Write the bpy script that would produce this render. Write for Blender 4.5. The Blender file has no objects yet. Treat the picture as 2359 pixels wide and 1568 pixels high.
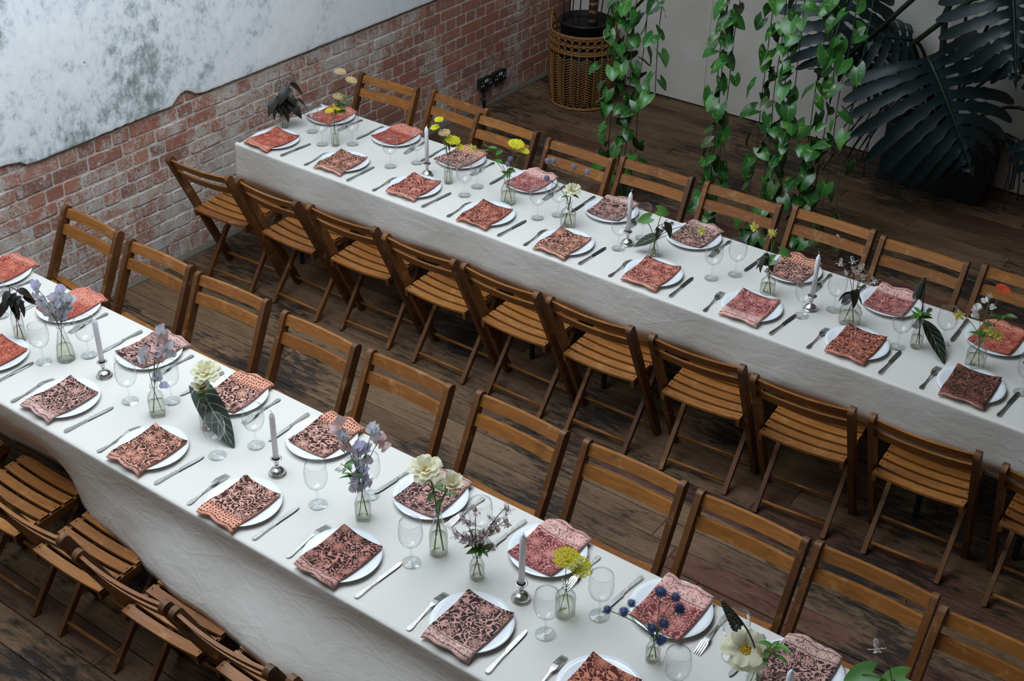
import bpy, math, random
from mathutils import Vector, Matrix, noise, Euler
rnd = random.Random(7)
PI = math.pi
sc = bpy.context.scene
COL = sc.collection

# ------------------------------------------------------------------ camera, world, light, exposure
cam_d = bpy.data.cameras.new('camera'); cam = bpy.data.objects.new('camera', cam_d); COL.objects.link(cam)
cam_d.sensor_width = 36.0; cam_d.lens = 2993.867 / 2359 * 36.0; cam_d.clip_start = .05; cam_d.clip_end = 60
YAW, PIT, ROL = 0.61687, 0.99644, 0.02144
cam.matrix_world = Matrix.Translation((5.368, -3.777, 3.733)) @ Matrix.Rotation(YAW, 4, 'Z') @ Matrix.Rotation(PIT, 4, 'X') @ Matrix.Rotation(ROL, 4, 'Z')
sc.camera = cam
w = bpy.data.worlds.new('world'); sc.world = w; w.use_nodes = True
w.node_tree.nodes['Background'].inputs[0].default_value = (.62, .76, 1, 1)
w.node_tree.nodes['Background'].inputs[1].default_value = .5
def area(name, loc, size, power, col, rot=(0, 0, 0), spread=180):
    d = bpy.data.lights.new(name, 'AREA'); d.shape = 'RECTANGLE'; d.size, d.size_y = size; d.energy = power; d.color = col; d.spread = math.radians(spread)
    o = bpy.data.objects.new(name, d); COL.objects.link(o); o.location = loc; o.rotation_euler = rot; return o
area('skylight_daylight', (1.95, -.85, 4.22), (2.8, 4.3), 212, (.80, .91, 1.0))
sc.view_settings.view_transform = 'Standard'; sc.view_settings.look = 'None'
sc.view_settings.exposure = 0.0; sc.view_settings.gamma = 1.0; sc.view_settings.use_curve_mapping = False
sc.cycles.use_denoising = True; sc.cycles.max_bounces = 6; sc.cycles.diffuse_bounces = 3; sc.cycles.glossy_bounces = 2; sc.cycles.use_adaptive_sampling = True; sc.cycles.adaptive_threshold = .05
sc.cycles.transparent_max_bounces = 16; sc.cycles.caustics_reflective = False; sc.cycles.caustics_refractive = False
sc.cycles.sample_clamp_indirect = 6

# ------------------------------------------------------------------ helpers
def lin(h):
    if isinstance(h, str):
        h = h.lstrip('#'); c = [int(h[i:i + 2], 16) / 255 for i in (0, 2, 4)]
        return tuple(x / 12.92 if x <= .04045 else ((x + .055) / 1.055) ** 2.4 for x in c) + (1,)
    return tuple(h) + (1,) if len(h) == 3 else tuple(h)
class NT:
    def __init__(s, name, rough=.6, metal=0, spec=.5):
        s.m = bpy.data.materials.new(name); s.m.use_nodes = True; s.t = s.m.node_tree
        s.b = s.t.nodes['Principled BSDF']; s.out = s.t.nodes['Material Output']
        s.b.inputs['Roughness'].default_value = rough; s.b.inputs['Metallic'].default_value = metal
        s.b.inputs['Specular IOR Level'].default_value = spec
    def n(s, typ, ins=None, **props):
        nd = s.t.nodes.new(typ)
        for k, v in props.items(): setattr(nd, k, v)
        for k, v in (ins or {}).items(): s.set(nd.inputs[k], v)
        return nd
    def set(s, sock, v):
        if isinstance(v, bpy.types.NodeSocket): s.t.links.new(v, sock)
        elif isinstance(v, bpy.types.Node): s.t.links.new(v.outputs[0], sock)
        elif isinstance(v, str): sock.default_value = lin(v)
        else: sock.default_value = v
    def math(s, op, a, b=None, clamp=False):
        ins = {0: a}
        if b is not None: ins[1] = b
        return s.n('ShaderNodeMath', ins, operation=op, use_clamp=clamp).outputs[0]
    def mix(s, f, a, b):
        nd = s.n('ShaderNodeMix', data_type='RGBA'); s.set(nd.inputs[0], f); s.set(nd.inputs[6], a); s.set(nd.inputs[7], b)
        return nd.outputs[2]
    def noise(s, vec, scale, detail=3, rough=.5, dist=0, out=0):
        return s.n('ShaderNodeTexNoise', {'Vector': vec, 'Scale': scale, 'Detail': detail, 'Roughness': rough, 'Distortion': dist}).outputs[out]
    def ramp(s, f, stops, interp='LINEAR'):
        nd = s.n('ShaderNodeValToRGB', {0: f}); r = nd.color_ramp; r.interpolation = interp
        while len(r.elements) < len(stops): r.elements.new(.5)
        for e, (p, c) in zip(r.elements, stops): e.position = p; e.color = lin(c) if not isinstance(c, (int, float)) else (c, c, c, 1)
        return nd.outputs[0]
    def obj(s): return s.n('ShaderNodeTexCoord').outputs['Object']
    def pos(s): return s.n('ShaderNodeNewGeometry').outputs['Position']
    def uv(s): return s.n('ShaderNodeTexCoord').outputs['UV']
    def rand(s): return s.n('ShaderNodeObjectInfo').outputs['Random']
    def map(s, vec, scale=(1, 1, 1), loc=(0, 0, 0)): return s.n('ShaderNodeMapping', {'Vector': vec, 'Scale': scale, 'Location': loc}).outputs[0]
    def add(s, a, b): return s.n('ShaderNodeVectorMath', {0: a, 1: b}, operation='ADD').outputs[0]
    def color(s, c): s.set(s.b.inputs['Base Color'], c)
    def bump(s, h, strength=.3, dist=.01): s.set(s.b.inputs['Normal'], s.n('ShaderNodeBump', {'Height': h, 'Strength': strength, 'Distance': dist}).outputs[0])
def plain(name, c, rough=.6, metal=0, spec=.5, vary=0):
    t = NT(name, rough, metal, spec)
    if vary:
        a = lin(c); lo = tuple(x * (1 - vary) for x in a[:3]) + (1,); hi = tuple(min(1, x * (1 + vary)) for x in a[:3]) + (1,)
        f = t.math('ADD', t.math('MULTIPLY', t.rand(), .6), t.math('MULTIPLY', t.noise(t.obj(), 30), .4))
        t.color(t.mix(f, lo, hi))
    else: t.color(lin(c))
    return t.m

def mesh(name, V, F, mat=None, smooth=False, uvs=None):
    me = bpy.data.meshes.new(name); me.from_pydata([tuple(v) for v in V], [], F)
    if smooth: me.shade_smooth()
    if uvs:
        l = me.uv_layers.new(name='UVMap')
        for i, lp in enumerate(me.loops): l.data[i].uv = uvs[lp.vertex_index]
    if mat: me.materials.append(mat)
    me.update(); return me
def ob(name, me, parent=None, loc=(0, 0, 0), rot=None, scale=None, mat4=None):
    o = bpy.data.objects.new(name, me); COL.objects.link(o)
    if parent: o.parent = parent
    if mat4 is not None: o.matrix_local = mat4
    else:
        o.location = loc
        if rot: o.rotation_euler = rot
        if scale is not None: o.scale = (scale,) * 3 if isinstance(scale, (int, float)) else scale
    return o
def tag(o, label, cat, group=None):
    o['label'] = label; o['category'] = cat
    if group: o['group'] = group
    return o
def thing(name, label, cat, loc=(0, 0, 0), rz=0, group=None):
    o = bpy.data.objects.new(name, None); COL.objects.link(o); o.empty_display_size = .05
    o.location = loc; o.rotation_euler = (0, 0, rz); return tag(o, label, cat, group)
def struct(o, kind='structure'): o['kind'] = kind; return o

class MB:
    def __init__(s): s.V = []; s.F = []
    def add(s, V, F):
        k = len(s.V); s.V += [tuple(v) for v in V]; s.F += [tuple(i + k for i in f) for f in F]; return s
    def box(s, a, b):
        (x0, y0, z0), (x1, y1, z1) = a, b
        return s.add([(x0, y0, z0), (x1, y0, z0), (x1, y1, z0), (x0, y1, z0), (x0, y0, z1), (x1, y0, z1), (x1, y1, z1), (x0, y1, z1)],
                     [(0, 3, 2, 1), (4, 5, 6, 7), (0, 1, 5, 4), (1, 2, 6, 5), (2, 3, 7, 6), (3, 0, 4, 7)])
    def tube(s, pts, r, n=6, caps=True):
        pts = [Vector(p) for p in pts]; R = r if isinstance(r, (list, tuple)) else [r] * len(pts)
        V = []; F = []; up = Vector((.31, .17, .93)).normalized()
        for i, p in enumerate(pts):
            t = (pts[min(i + 1, len(pts) - 1)] - pts[max(i - 1, 0)])
            t = t.normalized() if t.length > 1e-9 else Vector((0, 0, 1))
            a = t.cross(up)
            if a.length < .05: a = t.cross(Vector((1, 0, 0)))
            a.normalize(); b = t.cross(a)
            for k in range(n):
                th = 2 * PI * k / n; V.append(p + (a * math.cos(th) + b * math.sin(th)) * R[i])
        for i in range(len(pts) - 1):
            for k in range(n):
                k2 = (k + 1) % n; F.append((i * n + k, i * n + k2, (i + 1) * n + k2, (i + 1) * n + k))
        if caps: F.append(tuple(range(n))[::-1]); F.append(tuple((len(pts) - 1) * n + k for k in range(n)))
        return s.add(V, F)
    def lathe(s, prof, n=24, sq=0, c=(0, 0, 0)):
        V = []; F = []
        for r, z in prof:
            for k in range(n):
                th = 2 * PI * k / n + PI / n; q = 1
                if sq: q = 1 / (abs(math.cos(th)) ** sq + abs(math.sin(th)) ** sq) ** (1 / sq)
                V.append((c[0] + r * q * math.cos(th), c[1] + r * q * math.sin(th), c[2] + z))
        for i in range(len(prof) - 1):
            for k in range(n):
                k2 = (k + 1) % n; F.append((i * n + k, i * n + k2, (i + 1) * n + k2, (i + 1) * n + k))
        if prof[0][0] > 1e-5: F.append(tuple(range(n))[::-1])
        if prof[-1][0] > 1e-5 and s_cap: F.append(tuple((len(prof) - 1) * n + k for k in range(n)))
        return s.add(V, F)
    def prism(s, out, w0, w1, ax='x'):
        n = len(out); P = []
        for w_ in (w0, w1):
            for a, b in out: P.append({'x': (w_, a, b), 'y': (a, w_, b), 'z': (a, b, w_)}[ax])
        F = [tuple(range(n))[::-1], tuple(range(n, 2 * n))] + [(i, (i + 1) % n, n + (i + 1) % n, n + i) for i in range(n)]
        return s.add(P, F)
    def grid(s, fn, nu, nv, wrap=False):
        V = [fn(i / nu, j / nv) for j in range(nv + 1) for i in range(nu + 1)]; m = nu + 1
        return s.add(V, [(j * m + i, j * m + i + 1, (j + 1) * m + i + 1, (j + 1) * m + i) for j in range(nv) for i in range(nu)])
    def mesh(s, name, mat=None, smooth=False, uvs=None): return mesh(name, s.V, s.F, mat, smooth, uvs)
s_cap = False
def bevel(o, wd=.003, seg=2):
    m = o.modifiers.new('bevel', 'BEVEL'); m.width = wd; m.segments = seg; m.limit_method = 'ANGLE'; return o
ORD = ['first', 'second', 'third', 'fourth', 'fifth', 'sixth', 'seventh', 'eighth', 'ninth', 'tenth', 'eleventh', 'twelfth']
def N3(x, y, z): return noise.noise(Vector((x, y, z)))

# ------------------------------------------------------------------ materials of the shell
def m_mortar():
    t = NT('mortar', .95); p = t.pos()
    f = t.noise(p, 9, 5); c = t.ramp(f, [(.3, '#b3a99d'), (.5, '#cac2b8'), (.7, '#dcd9d4')]); t.color(c)
    t.bump(t.math('ADD', t.noise(p, 120, 4), t.noise(p, 25, 3)), .6, .004); return t.m
def m_brick():
    t = NT('brick', .92, 0, .2); p = t.pos(); r = t.rand()
    base = t.ramp(r, [(0, '#78504a'), (.18, '#a05f4b'), (.4, '#b06b53'), (.62, '#a65f4c'), (.8, '#bd7e61'), (1, '#925a4e')])
    base = t.mix(t.math('MULTIPLY', t.noise(p, 26, 4), .5), base, '#b58572')
    # residue of old whitewash: broad patches broken up by a fine grain, more of it towards the low-y end of the wall
    y = t.n('ShaderNodeSeparateXYZ', {0: p}).outputs[1]
    big = t.noise(p, 1.7, 3, .6); fine = t.noise(t.map(p, (1, 1, 1)), 55, 5, .75, .6); mid = t.noise(p, 11, 4, .6, .4)
    s = t.math('ADD', t.math('MULTIPLY', big, .9), t.math('ADD', t.math('MULTIPLY', fine, .95), t.math('MULTIPLY', mid, .55)))
    s = t.math('SUBTRACT', s, t.math('MULTIPLY', y, .045))
    per = t.math('MULTIPLY', t.math('SUBTRACT', t.n('ShaderNodeTexWhiteNoise', {'W': r}, noise_dimensions='1D').outputs[0], .5), .13)
    s = t.math('ADD', s, per)
    kk = t.n('ShaderNodeMapRange', {0: s, 1: 1.07, 2: 1.27, 3: .05, 4: .86}).outputs[0]
    wcol = t.ramp(t.noise(p, 14, 3), [(.35, '#c2b6aa'), (.55, '#d8d0c7'), (.7, '#cdd0d1')])
    t.color(t.mix(kk, base, wcol))
    t.bump(t.noise(p, 90, 5, .7), .7, .005); return t.m
def m_plaster():
    t = NT('plaster', .9, 0, .25); p = t.pos()
    a = t.noise(p, 1.5, 4, .55, .3); b = t.noise(p, 10, 8, .75, .25); c = t.noise(t.map(p, (1, 1, .6)), 34, 6, .75)
    s = t.math('ADD', t.math('MULTIPLY', a, .5), t.math('ADD', t.math('MULTIPLY', b, .45), t.math('MULTIPLY', c, .3)))
    col = t.ramp(s, [(.455, '#7f8785'), (.52, '#a8b0af'), (.567, '#d3d9db'), (.61, '#f0f3f5'), (.71, '#fcfdfd')])
    spots = t.n('ShaderNodeTexVoronoi', {'Vector': p, 'Scale': 6.0}).outputs[0]
    k = t.n('ShaderNodeMapRange', {0: spots, 1: .035, 2: .06, 3: .7, 4: 0}).outputs[0]
    t.color(t.mix(k, col, '#a5745c')); t.bump(s, .35, .01); return t.m
def m_plank():
    t = NT('floor_plank', .62, 0, .35); p = t.pos(); r = t.rand()
    seed = t.n('ShaderNodeCombineXYZ', {0: t.math('MULTIPLY', r, 40), 1: t.math('MULTIPLY', r, 17), 2: 0}).outputs[0]
    q = t.add(p, seed)
    grain = t.noise(t.map(q, (3, 46, 3)), 1.6, 6, .7, .5)
    tone = t.noise(t.map(q, (.9, 3.0, 1)), 1.5, 4, .6)
    base = t.ramp(r, [(0, '#5d452f'), (.2, '#7a5d43'), (.42, '#6a5039'), (.60, '#836548'), (.78, '#553e2d'), (.92, '#6e3e32'), (1, '#48382c')], 'LINEAR')
    c = t.mix(t.n('ShaderNodeMapRange', {0: grain, 1: .35, 2: .7, 3: 0, 4: .75}).outputs[0], base, '#3c2b1f')
    c = t.mix(t.n('ShaderNodeMapRange', {0: tone, 1: .45, 2: .72, 3: 0, 4: .55}).outputs[0], c, '#94775a')
    dk = t.math('ADD', t.math('MULTIPLY', t.noise(t.map(p, (1, 1.5, 1)), 1.25, 3, .5), .6), t.math('MULTIPLY', t.noise(t.map(q, (1, 4, 1)), 9, 5, .7, .4), .45))
    c = t.mix(t.n('ShaderNodeMapRange', {0: dk, 1: .525, 2: .60, 3: 0, 4: .9}).outputs[0], c, '#1d1815')
    sp = t.noise(t.map(q, (1, 1.6, 1)), 42, 4, .7); big = t.noise(p, 1.1, 2)
    wh = t.n('ShaderNodeMapRange', {0: t.math('ADD', sp, t.math('MULTIPLY', big, .35)), 1: .925, 2: .95, 3: 0, 4: .8}).outputs[0]
    c = t.mix(wh, c, '#b9b0a4')
    sm_ = t.noise(t.map(q, (6, 16, 6)), 6, 6, .8, .3); c = t.mix(t.n('ShaderNodeMapRange', {0: sm_, 1: .52, 2: .68, 3: 0, 4: .55}).outputs[0], c, '#241a13')
    kn = t.n('ShaderNodeTexVoronoi', {'Vector': t.map(q, (1.6, 5, 1)), 'Scale': 1.4}).outputs[0]; c = t.mix(t.n('ShaderNodeMapRange', {0: kn, 1: .05, 2: .11, 3: .7, 4: 0}).outputs[0], c, '#2c1c12'); t.color(c)
    t.set(t.b.inputs['Roughness'], t.n('ShaderNodeMapRange', {0: grain, 1: .2, 2: .8, 3: .5, 4: .85}).outputs[0])
    t.bump(grain, .35, .004); return t.m
def m_panel():
    t = NT('white_board', .75, 0, .3); p = t.pos(); t.color(t.ramp(t.noise(p, 3, 4), [(.3, '#c4bdb2'), (.7, '#d3cdc3')]))
    t.bump(t.noise(t.map(p, (40, 40, 6)), 3, 4), .12, .003); return t.m
MORTAR, BRICK, PLASTER, PLANK, PANEL = m_mortar(), m_brick(), m_plaster(), m_plank(), m_panel()
DARKWALL = plain('dark_recess', '#2a2624', .9); PALEWALL = plain('painted_wall', '#cbc8c3', .9)

# ------------------------------------------------------------------ shell
X1, Y0, Y1, ZC = 8.6, -7.0, 4.46, 4.3
def shell(name, a, b, m, label=None):
    o = ob(name, MB().box(a, b).mesh(name, m)); return struct(o)
wl = shell('wall_left', (-.24, Y0, 0), (-.0012, Y1, ZC), MORTAR)
shell('wall_right', (X1, Y0, 0), (X1 + .2, Y1, ZC), PALEWALL)
shell('wall_front', (-.24, Y0 - .2, 0), (X1 + .2, Y0, ZC), PALEWALL)
wb = shell('wall_back', (-.24, Y1, 0), (X1 + .2, Y1 + .2, ZC), DARKWALL)
fl = shell('floor', (-.24, Y0 - .2, -.2), (X1 + .2, Y1 + .2, -.018), DARKWALL)
# ceiling with the skylight opening
c = MB(); sx0, sx1, sy0, sy1 = .5, 3.4, -3.05, 1.35
c.box((-.24, Y0 - .2, ZC), (sx0, Y1 + .2, ZC + .2)); c.box((sx1, Y0 - .2, ZC), (X1 + .2, Y1 + .2, ZC + .2))
c.box((sx0, Y0 - .2, ZC), (sx1, sy0, ZC + .2)); c.box((sx0, sy1, ZC), (sx1, Y1 + .2, ZC + .2))
struct(ob('ceiling', c.mesh('ceiling', PALEWALL)))

# plaster skin over the upper brickwork with its broken lower edge
edge = [(Y0, .96), (-.9, .97), (-.556, .967), (-.52, .963), (-.448, .952), (-.41, .926), (-.339, .921), (-.045, .923), (.239, .928), (.523, .927), (.569, .963), (.60, .978), (.625, .983), (.648, .979), (.669, .964), (.70, .944), (.744, .935), (.857, .932), (1.556, .932), (2.781, .932), (3.6, .935), (4.30, .935)]
pl = []
for (ya, za), (yb, zb) in zip(edge, edge[1:]):
    k = max(1, int((yb - ya) / .03)) if ya > -1 else 1
    for i in range(k): 
        y = ya + (yb - ya) * i / k; pl.append((y, za + (zb - za) * i / k + .004 * N3(y * 30, 1, 2) + .003 * N3(y * 90, 5, 2)))
pl.append((4.30, .935))
P = MB(); n = len(pl); V = []
for x, up in ((.004, 0), (.016, 0), (.020, .006), (.021, .02)):
    V += [(x, y, z + up) for y, z in pl]
V += [(.021, y, ZC) for y, z in pl]
F = [(r * n + i, r * n + i + 1, (r + 1) * n + i + 1, (r + 1) * n + i) for r in range(4) for i in range(n - 1)]
V += [(.004, 4.30, .935), (.004, 4.30, ZC)]; e = len(V) - 2
F.append((e, e + 1, 5 * n - 1, 4 * n - 1, 3 * n - 1, 2 * n - 1))
P.add(V, F); ob('plaster', P.mesh('plaster', PLASTER), wl)

# bricks, English bond over a course of upright bricks
def brick_mesh(ly, lz, seed):
    r = random.Random(seed); b = .003; x0, x1 = -.012, .0028
    hy, hz = ly / 2 + .001, lz / 2 + .001; V = []; F = []
    def ring(x, ins, j):
        pts = []
        q = .008
        for sy, sz, first in ((-1, -1, 0), (1, -1, 1), (1, 1, 0), (-1, 1, 1)):
            a = [(sy * (hy - ins), sz * (hz - ins - q)), (sy * (hy - ins - q), sz * (hz - ins))]
            if (sy, sz) in ((-1, -1), (1, 1)): pass
            if (sy, sz) == (1, -1) or (sy, sz) == (-1, 1): a = a[::-1]
            pts += a
        return [(x + r.uniform(-j, j) * .5, y + r.uniform(-j, j), z + r.uniform(-j, j)) for y, z in pts]
    V = ring(x0, 0, 0) + ring(x1 - b, 0, .0024) + ring(x1, b, .0022)
    for k in range(2):
        for i in range(8): j = (i + 1) % 8; F.append((k * 8 + i, k * 8 + j, k * 8 + 8 + j, k * 8 + 8 + i))
    F.append(tuple(range(16, 24)))
    return mesh('brick', V, F, BRICK)
ST = [brick_mesh(.213, .067, i) for i in range(6)]; HD = [brick_mesh(.101, .067, i + 10) for i in range(6)]; SO = [brick_mesh(.064, .098, i + 20) for i in range(5)]
bricks = []
y = -1.35 - .0755 * 60
while y < 4.42: bricks.append((y + .0375, .02 + .05, SO)); y += .0755
z = .125 + .034; row = 0
while z < 1.12:
    y = -1.40 - .225 * 20 + (.056 if row % 2 else 0)
    if row % 2 == 0:
        while y < 4.40: bricks.append((y + .1125, z, ST)); y += .225
    else:
        while y < 4.40:
            bricks.append((y + .05625, z, HD)); y += .1125
            if rnd.random() < .13: bricks.append((y + .1125, z, ST)); y += .225
    z += .079; row += 1
cp = Vector((5.368, -3.777, 3.733))
def vis(b):
    y, z, k = b
    pe = .93
    return z < pe and y > -.75 and not (y < .0 and z < .42 + .0)
def keyb(b): return (0 if vis(b) else 1, (Vector((0, b[0], b[1])) - cp).length)
bricks.sort(key=keyb); rest = MB()
for i, (y, z, L) in enumerate(bricks):
    me = rnd.choice(L); dx = rnd.uniform(-.003, .002); rx = rnd.uniform(-.008, .008); flip = rnd.random() < .5
    yy = y + rnd.uniform(-.002, .002)
    if i < 300: ob('brick', me, wl, (dx, yy, z), (rx + (PI if flip else 0), 0, 0))
    else:
        mt = Matrix.Translation((dx, yy, z)) @ Matrix.Rotation(rx + (PI if flip else 0), 4, 'X')
        rest.add([mt @ v.co for v in me.vertices], [tuple(p.vertices) for p in me.polygons])
struct(ob('brickwork', rest.mesh('brickwork', BRICK), wl), 'stuff')
# mortar fillet along the floor
ob('mortar_fillet', MB().prism([(-.01, -.02), (.028, -.02), (.026, .004), (.006, .024), (-.01, .026)], -6, 4.44, 'y').mesh('fillet', plain('dirty_mortar', '#6f655a', .95, vary=.3)), wl)

# floor planks
PW = .137; k0 = int((-3.2 + .087) / PW) - 1; planks = 0
for k in range(k0, 33):
    ya = -.087 + k * PW + .0018; yb = ya + PW - .0036
    if ya > Y1 - .01: break
    yb = min(yb, Y1)
    x = .03; cuts = [.03]
    x = rnd.uniform(1.0, 4.0)
    cuts.append(x)
    if rnd.random() < .5 and x < 2.6: cuts.append(x + rnd.uniform(1.6, 2.6))
    cuts.append(7.6)
    for xa, xb in zip(cuts, cuts[1:]):
        hz = rnd.uniform(-.0025, 0); b = .002; cx, cy = (xa + xb) / 2, (ya + yb) / 2; lx, ly = (xb - xa) / 2 - .001, (yb - ya) / 2
        V = [(-lx, -ly, -.018), (lx, -ly, -.018), (lx, ly, -.018), (-lx, ly, -.018), (-lx, -ly, -b), (lx, -ly, -b), (lx, ly, -b), (-lx, ly, -b), (-lx + b, -ly + b, 0), (lx - b, -ly + b, 0), (lx - b, ly - b, 0), (-lx + b, ly - b, 0)]
        F = [(4, 5, 9, 8), (5, 6, 10, 9), (6, 7, 11, 10), (7, 4, 8, 11), (8, 9, 10, 11), (0, 1, 5, 4), (1, 2, 6, 5), (2, 3, 7, 6), (3, 0, 4, 7)]
        ob('plank', mesh('plank', V, F, PLANK), fl, (cx, cy, hz)); planks += 1
ob('subfloor_board', MB().box((.03, Y0, -.017), (X1, -3.35, -.001)).mesh('subfloor', PLANK), fl)
ob('side_boarding', MB().box((7.61, -3.3, -.017), (X1, Y1, -.001)).mesh('sideboard', PLANK), fl)

# white boards standing against the back wall
xs = [.094, 1.285, 2.464, 3.66, 4.86, 6.06, 7.26, 8.5]
for xa, xb in zip(xs, xs[1:]):
    ob('white_panel', MB().box((xa + .0012, 4.335, .012), (xb - .0012, 4.353, 2.42)).mesh('panel', PANEL), wb)
ob('batten', MB().box((.1, 4.353, 0), (8.5, Y1, .08)).mesh('batten', DARKWALL), wb)
ob('upper_lining', MB().box((.1, 4.36, 2.42), (8.5, Y1, ZC)).mesh('upper', DARKWALL), wb)

# ------------------------------------------------------------------ sockets on the brick wall
BLACKMETAL = plain('black_metal', '#26272a', .45, .3); SWITCH = plain('grey_switch', '#c9ccd0', .4); BRACKET = plain('galvanised', '#8d9195', .4, .8)
def rbox(a, b, wd=.006, seg=2, mat=None, name='box'): return MB().box(a, b).mesh(name, mat)
for i, yc in enumerate((3.342, 3.512)):
    t = thing('socket_outlet', ['black metal double socket above the conduit, nearer the tables', 'black metal double socket nearer the rattan basket'][i], 'socket', (.008, yc, .19), 0, 'double sockets on the brick wall')
    bevel(ob('back_box', MB().box((0, -.066, -.038), (.030, .066, .038)).mesh('bb', BLACKMETAL), t), .006, 3)
    fp = bevel(ob('face_plate', MB().box((.029, -.072, -.043), (.038, .072, .043)).mesh('fp', BLACKMETAL), t), .004, 2)
    for s in (-1, 1):
        sw = bevel(ob('rocker_switch', MB().box((.037, s * .012 - .007, .008), (.042, s * .012 + .007, .030)).mesh('rk', SWITCH), fp), .001, 1)
        pins = MB()
        pins.box((.0375, s * .046 - .003, .008), (.0387, s * .046 + .003, .022)); pins.box((.0375, s * .046 - .016, -.016), (.0387, s * .046 - .006, -.004)); pins.box((.0375, s * .046 + .006, -.016), (.0387, s * .046 + .016, -.004))
        ob('pin_holes', pins.mesh('pins', SWITCH), fp)
t = thing('conduit', 'black conduit pipe running from the socket down to the floor', 'pipe', (.022, 3.342, 0))
ob('pipe', MB().tube([(0, 0, 0), (0, 0, .152)], .011, 12).mesh('pipe', BLACKMETAL, True), t)
ob('saddle_clip', MB().tube([(0, 0, .062), (0, 0, .074)], .0145, 12).box((-.016, -.026, .063), (-.012, .026, .073)).mesh('clip', BRACKET), t)

# ------------------------------------------------------------------ tables and cloths
def m_cloth():
    t = NT('linen', .92, 0, .15); p = t.pos()
    weave = t.noise(t.map(p, (1, 1, 1)), 420, 2, .5)
    cr = t.n('ShaderNodeTexVoronoi', {'Vector': t.add(t.map(p, (3.2, 3.2, 4.2)), t.n('ShaderNodeVectorMath', {0: t.noise(p, 2.4, 2, out=1), 'Scale': .9}, operation='SCALE').outputs[0]), 'Scale': 1.0}, feature='DISTANCE_TO_EDGE').outputs[0]
    crease = t.n('ShaderNodeMapRange', {0: cr, 1: 0, 2: .035, 3: 0, 4: 1}).outputs[0]
    cr2 = t.n('ShaderNodeTexVoronoi', {'Vector': t.add(t.map(p, (1, 1, 1)), t.n('ShaderNodeVectorMath', {0: t.noise(p, 5, 2, out=1), 'Scale': .12}, operation='SCALE').outputs[0]), 'Scale': 11.0}, feature='DISTANCE_TO_EDGE').outputs[0]
    soft = t.noise(t.map(p, (1, 1.6, 2)), 7, 4, .6, .6)
    z = t.n('ShaderNodeSeparateXYZ', {0: p}).outputs[2]
    side = t.n('ShaderNodeMapRange', {0: z, 1: .749, 2: .742, 3: .12, 4: 1}).outputs[0]
    def fold_lines(sc_, mp_, rot_, wd_):
        mv = t.n('ShaderNodeMapping', {'Vector': p, 'Scale': mp_, 'Rotation': rot_}).outputs[0]
        e_ = t.n('ShaderNodeTexVoronoi', {'Vector': mv, 'Scale': sc_}, feature='DISTANCE_TO_EDGE').outputs[0]
        return t.n('ShaderNodeMapRange', {0: e_, 1: 0, 2: wd_, 3: 1, 4: 0}).outputs[0]
    rg = t.math('ADD', fold_lines(1.9, (1, 1, 2.2), (0, .5, .2), .022), t.math('ADD', fold_lines(2.6, (.5, 1, 2.6), (.2, -.6, 0), .025), fold_lines(5.5, (.8, 1, 1.4), (0, .3, 0), .05)))
    patch = t.n('ShaderNodeMapRange', {0: t.noise(p, 2.3, 2), 1: .42, 2: .6, 3: 0, 4: 1}).outputs[0]
    fine_w = t.noise(t.map(p, (.6, 1, 1.5)), 22, 4, .65, .8)
    h = t.math('ADD', t.math('MULTIPLY', t.math('MULTIPLY', rg, patch), .10), t.math('ADD', t.math('MULTIPLY', soft, .85), t.math('MULTIPLY', fine_w, .16)))
    h = t.math('ADD', t.math('MULTIPLY', h, side), t.math('MULTIPLY', weave, .03))
    t.color(t.mix(t.noise(p, 4, 3), '#d0cac2', '#d9d4cd')); t.bump(h, .5, .010); return t.m
LINEN = m_cloth(); PLY = plain('trestle_wood', '#8a6a48', .7); STEEL_LEG = plain('table_leg_metal', '#3a3b3d', .5, .6)
HT = .75
def cloth(name, label, x0, x1, y0, y1, dl, dr, df, db, flare_f, flare_b, seed):
    # x grid / y grid in the flattened cloth, denser near the table edges
    def axis(a, b, la, lb, step):
        L = []
        k = max(2, int(la / .022)); L += [a - la + la * i / k for i in range(k)]
        L += [a - .012, a - .006, a, a + .006]
        k = int((b - a) / step); L += [a + (b - a) * i / k for i in range(1, k)]
        L += [b - .006, b, b + .006, b + .012]
        k = max(2, int(lb / .022)); L += [b + lb * (i + 1) / k for i in range(k)]
        return sorted(set(round(v, 5) for v in L))
    ax, ay = axis(x0, x1, dl, dr, .025), axis(y0, y1, df, db, .035)
    V = []; r = .010
    for Y in ay:
        for X in ax:
            cx, cy = min(max(X, x0), x1), min(max(Y, y0), y1); ox, oy = X - cx, Y - cy; L = math.hypot(ox, oy)
            if L < 1e-6:
                zt = HT + .0006 * N3(X * 3, Y * 3, seed); V.append((X, Y, zt)); continue
            dx, dy = ox / L, oy / L; a = min(L / r, PI / 2); h = r * math.sin(a); drop = r * (1 - math.cos(a)) + max(0, L - r * PI / 2)
            s = min(1, drop / .3)
            fl = flare_f(X, drop) if dy < -.5 else flare_b(X, drop) if dy > .5 else .02 * s
            fold = s * (.010 * math.sin((X if abs(dy) > .5 else Y) * 9 + seed + 2 * N3(X * .7, Y * .7, seed)) + .012 * N3(X * 2.3, Y * 2.3 + drop * 1.5, seed + 3) + .006 * N3(X * 8, drop * 9, seed + 7) + .003 * N3(X * 23, drop * 20, seed + 9))
            h += fl + fold
            V.append((cx + dx * h, cy + dy * h, HT - drop + .012 * s * N3(X * 1.3, Y, seed + 5)))
    m = len(ax); F = [(j * m + i, j * m + i + 1, (j + 1) * m + i + 1, (j + 1) * m + i) for j in range(len(ay) - 1) for i in range(m - 1)]
    o = ob(name, mesh(name, V, F, LINEN, True)); tag(o, label, 'tablecloth', 'long linen tablecloths')
    md = o.modifiers.new('solid', 'SOLIDIFY'); md.thickness = .0012; md.offset = -1
    return o
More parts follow.
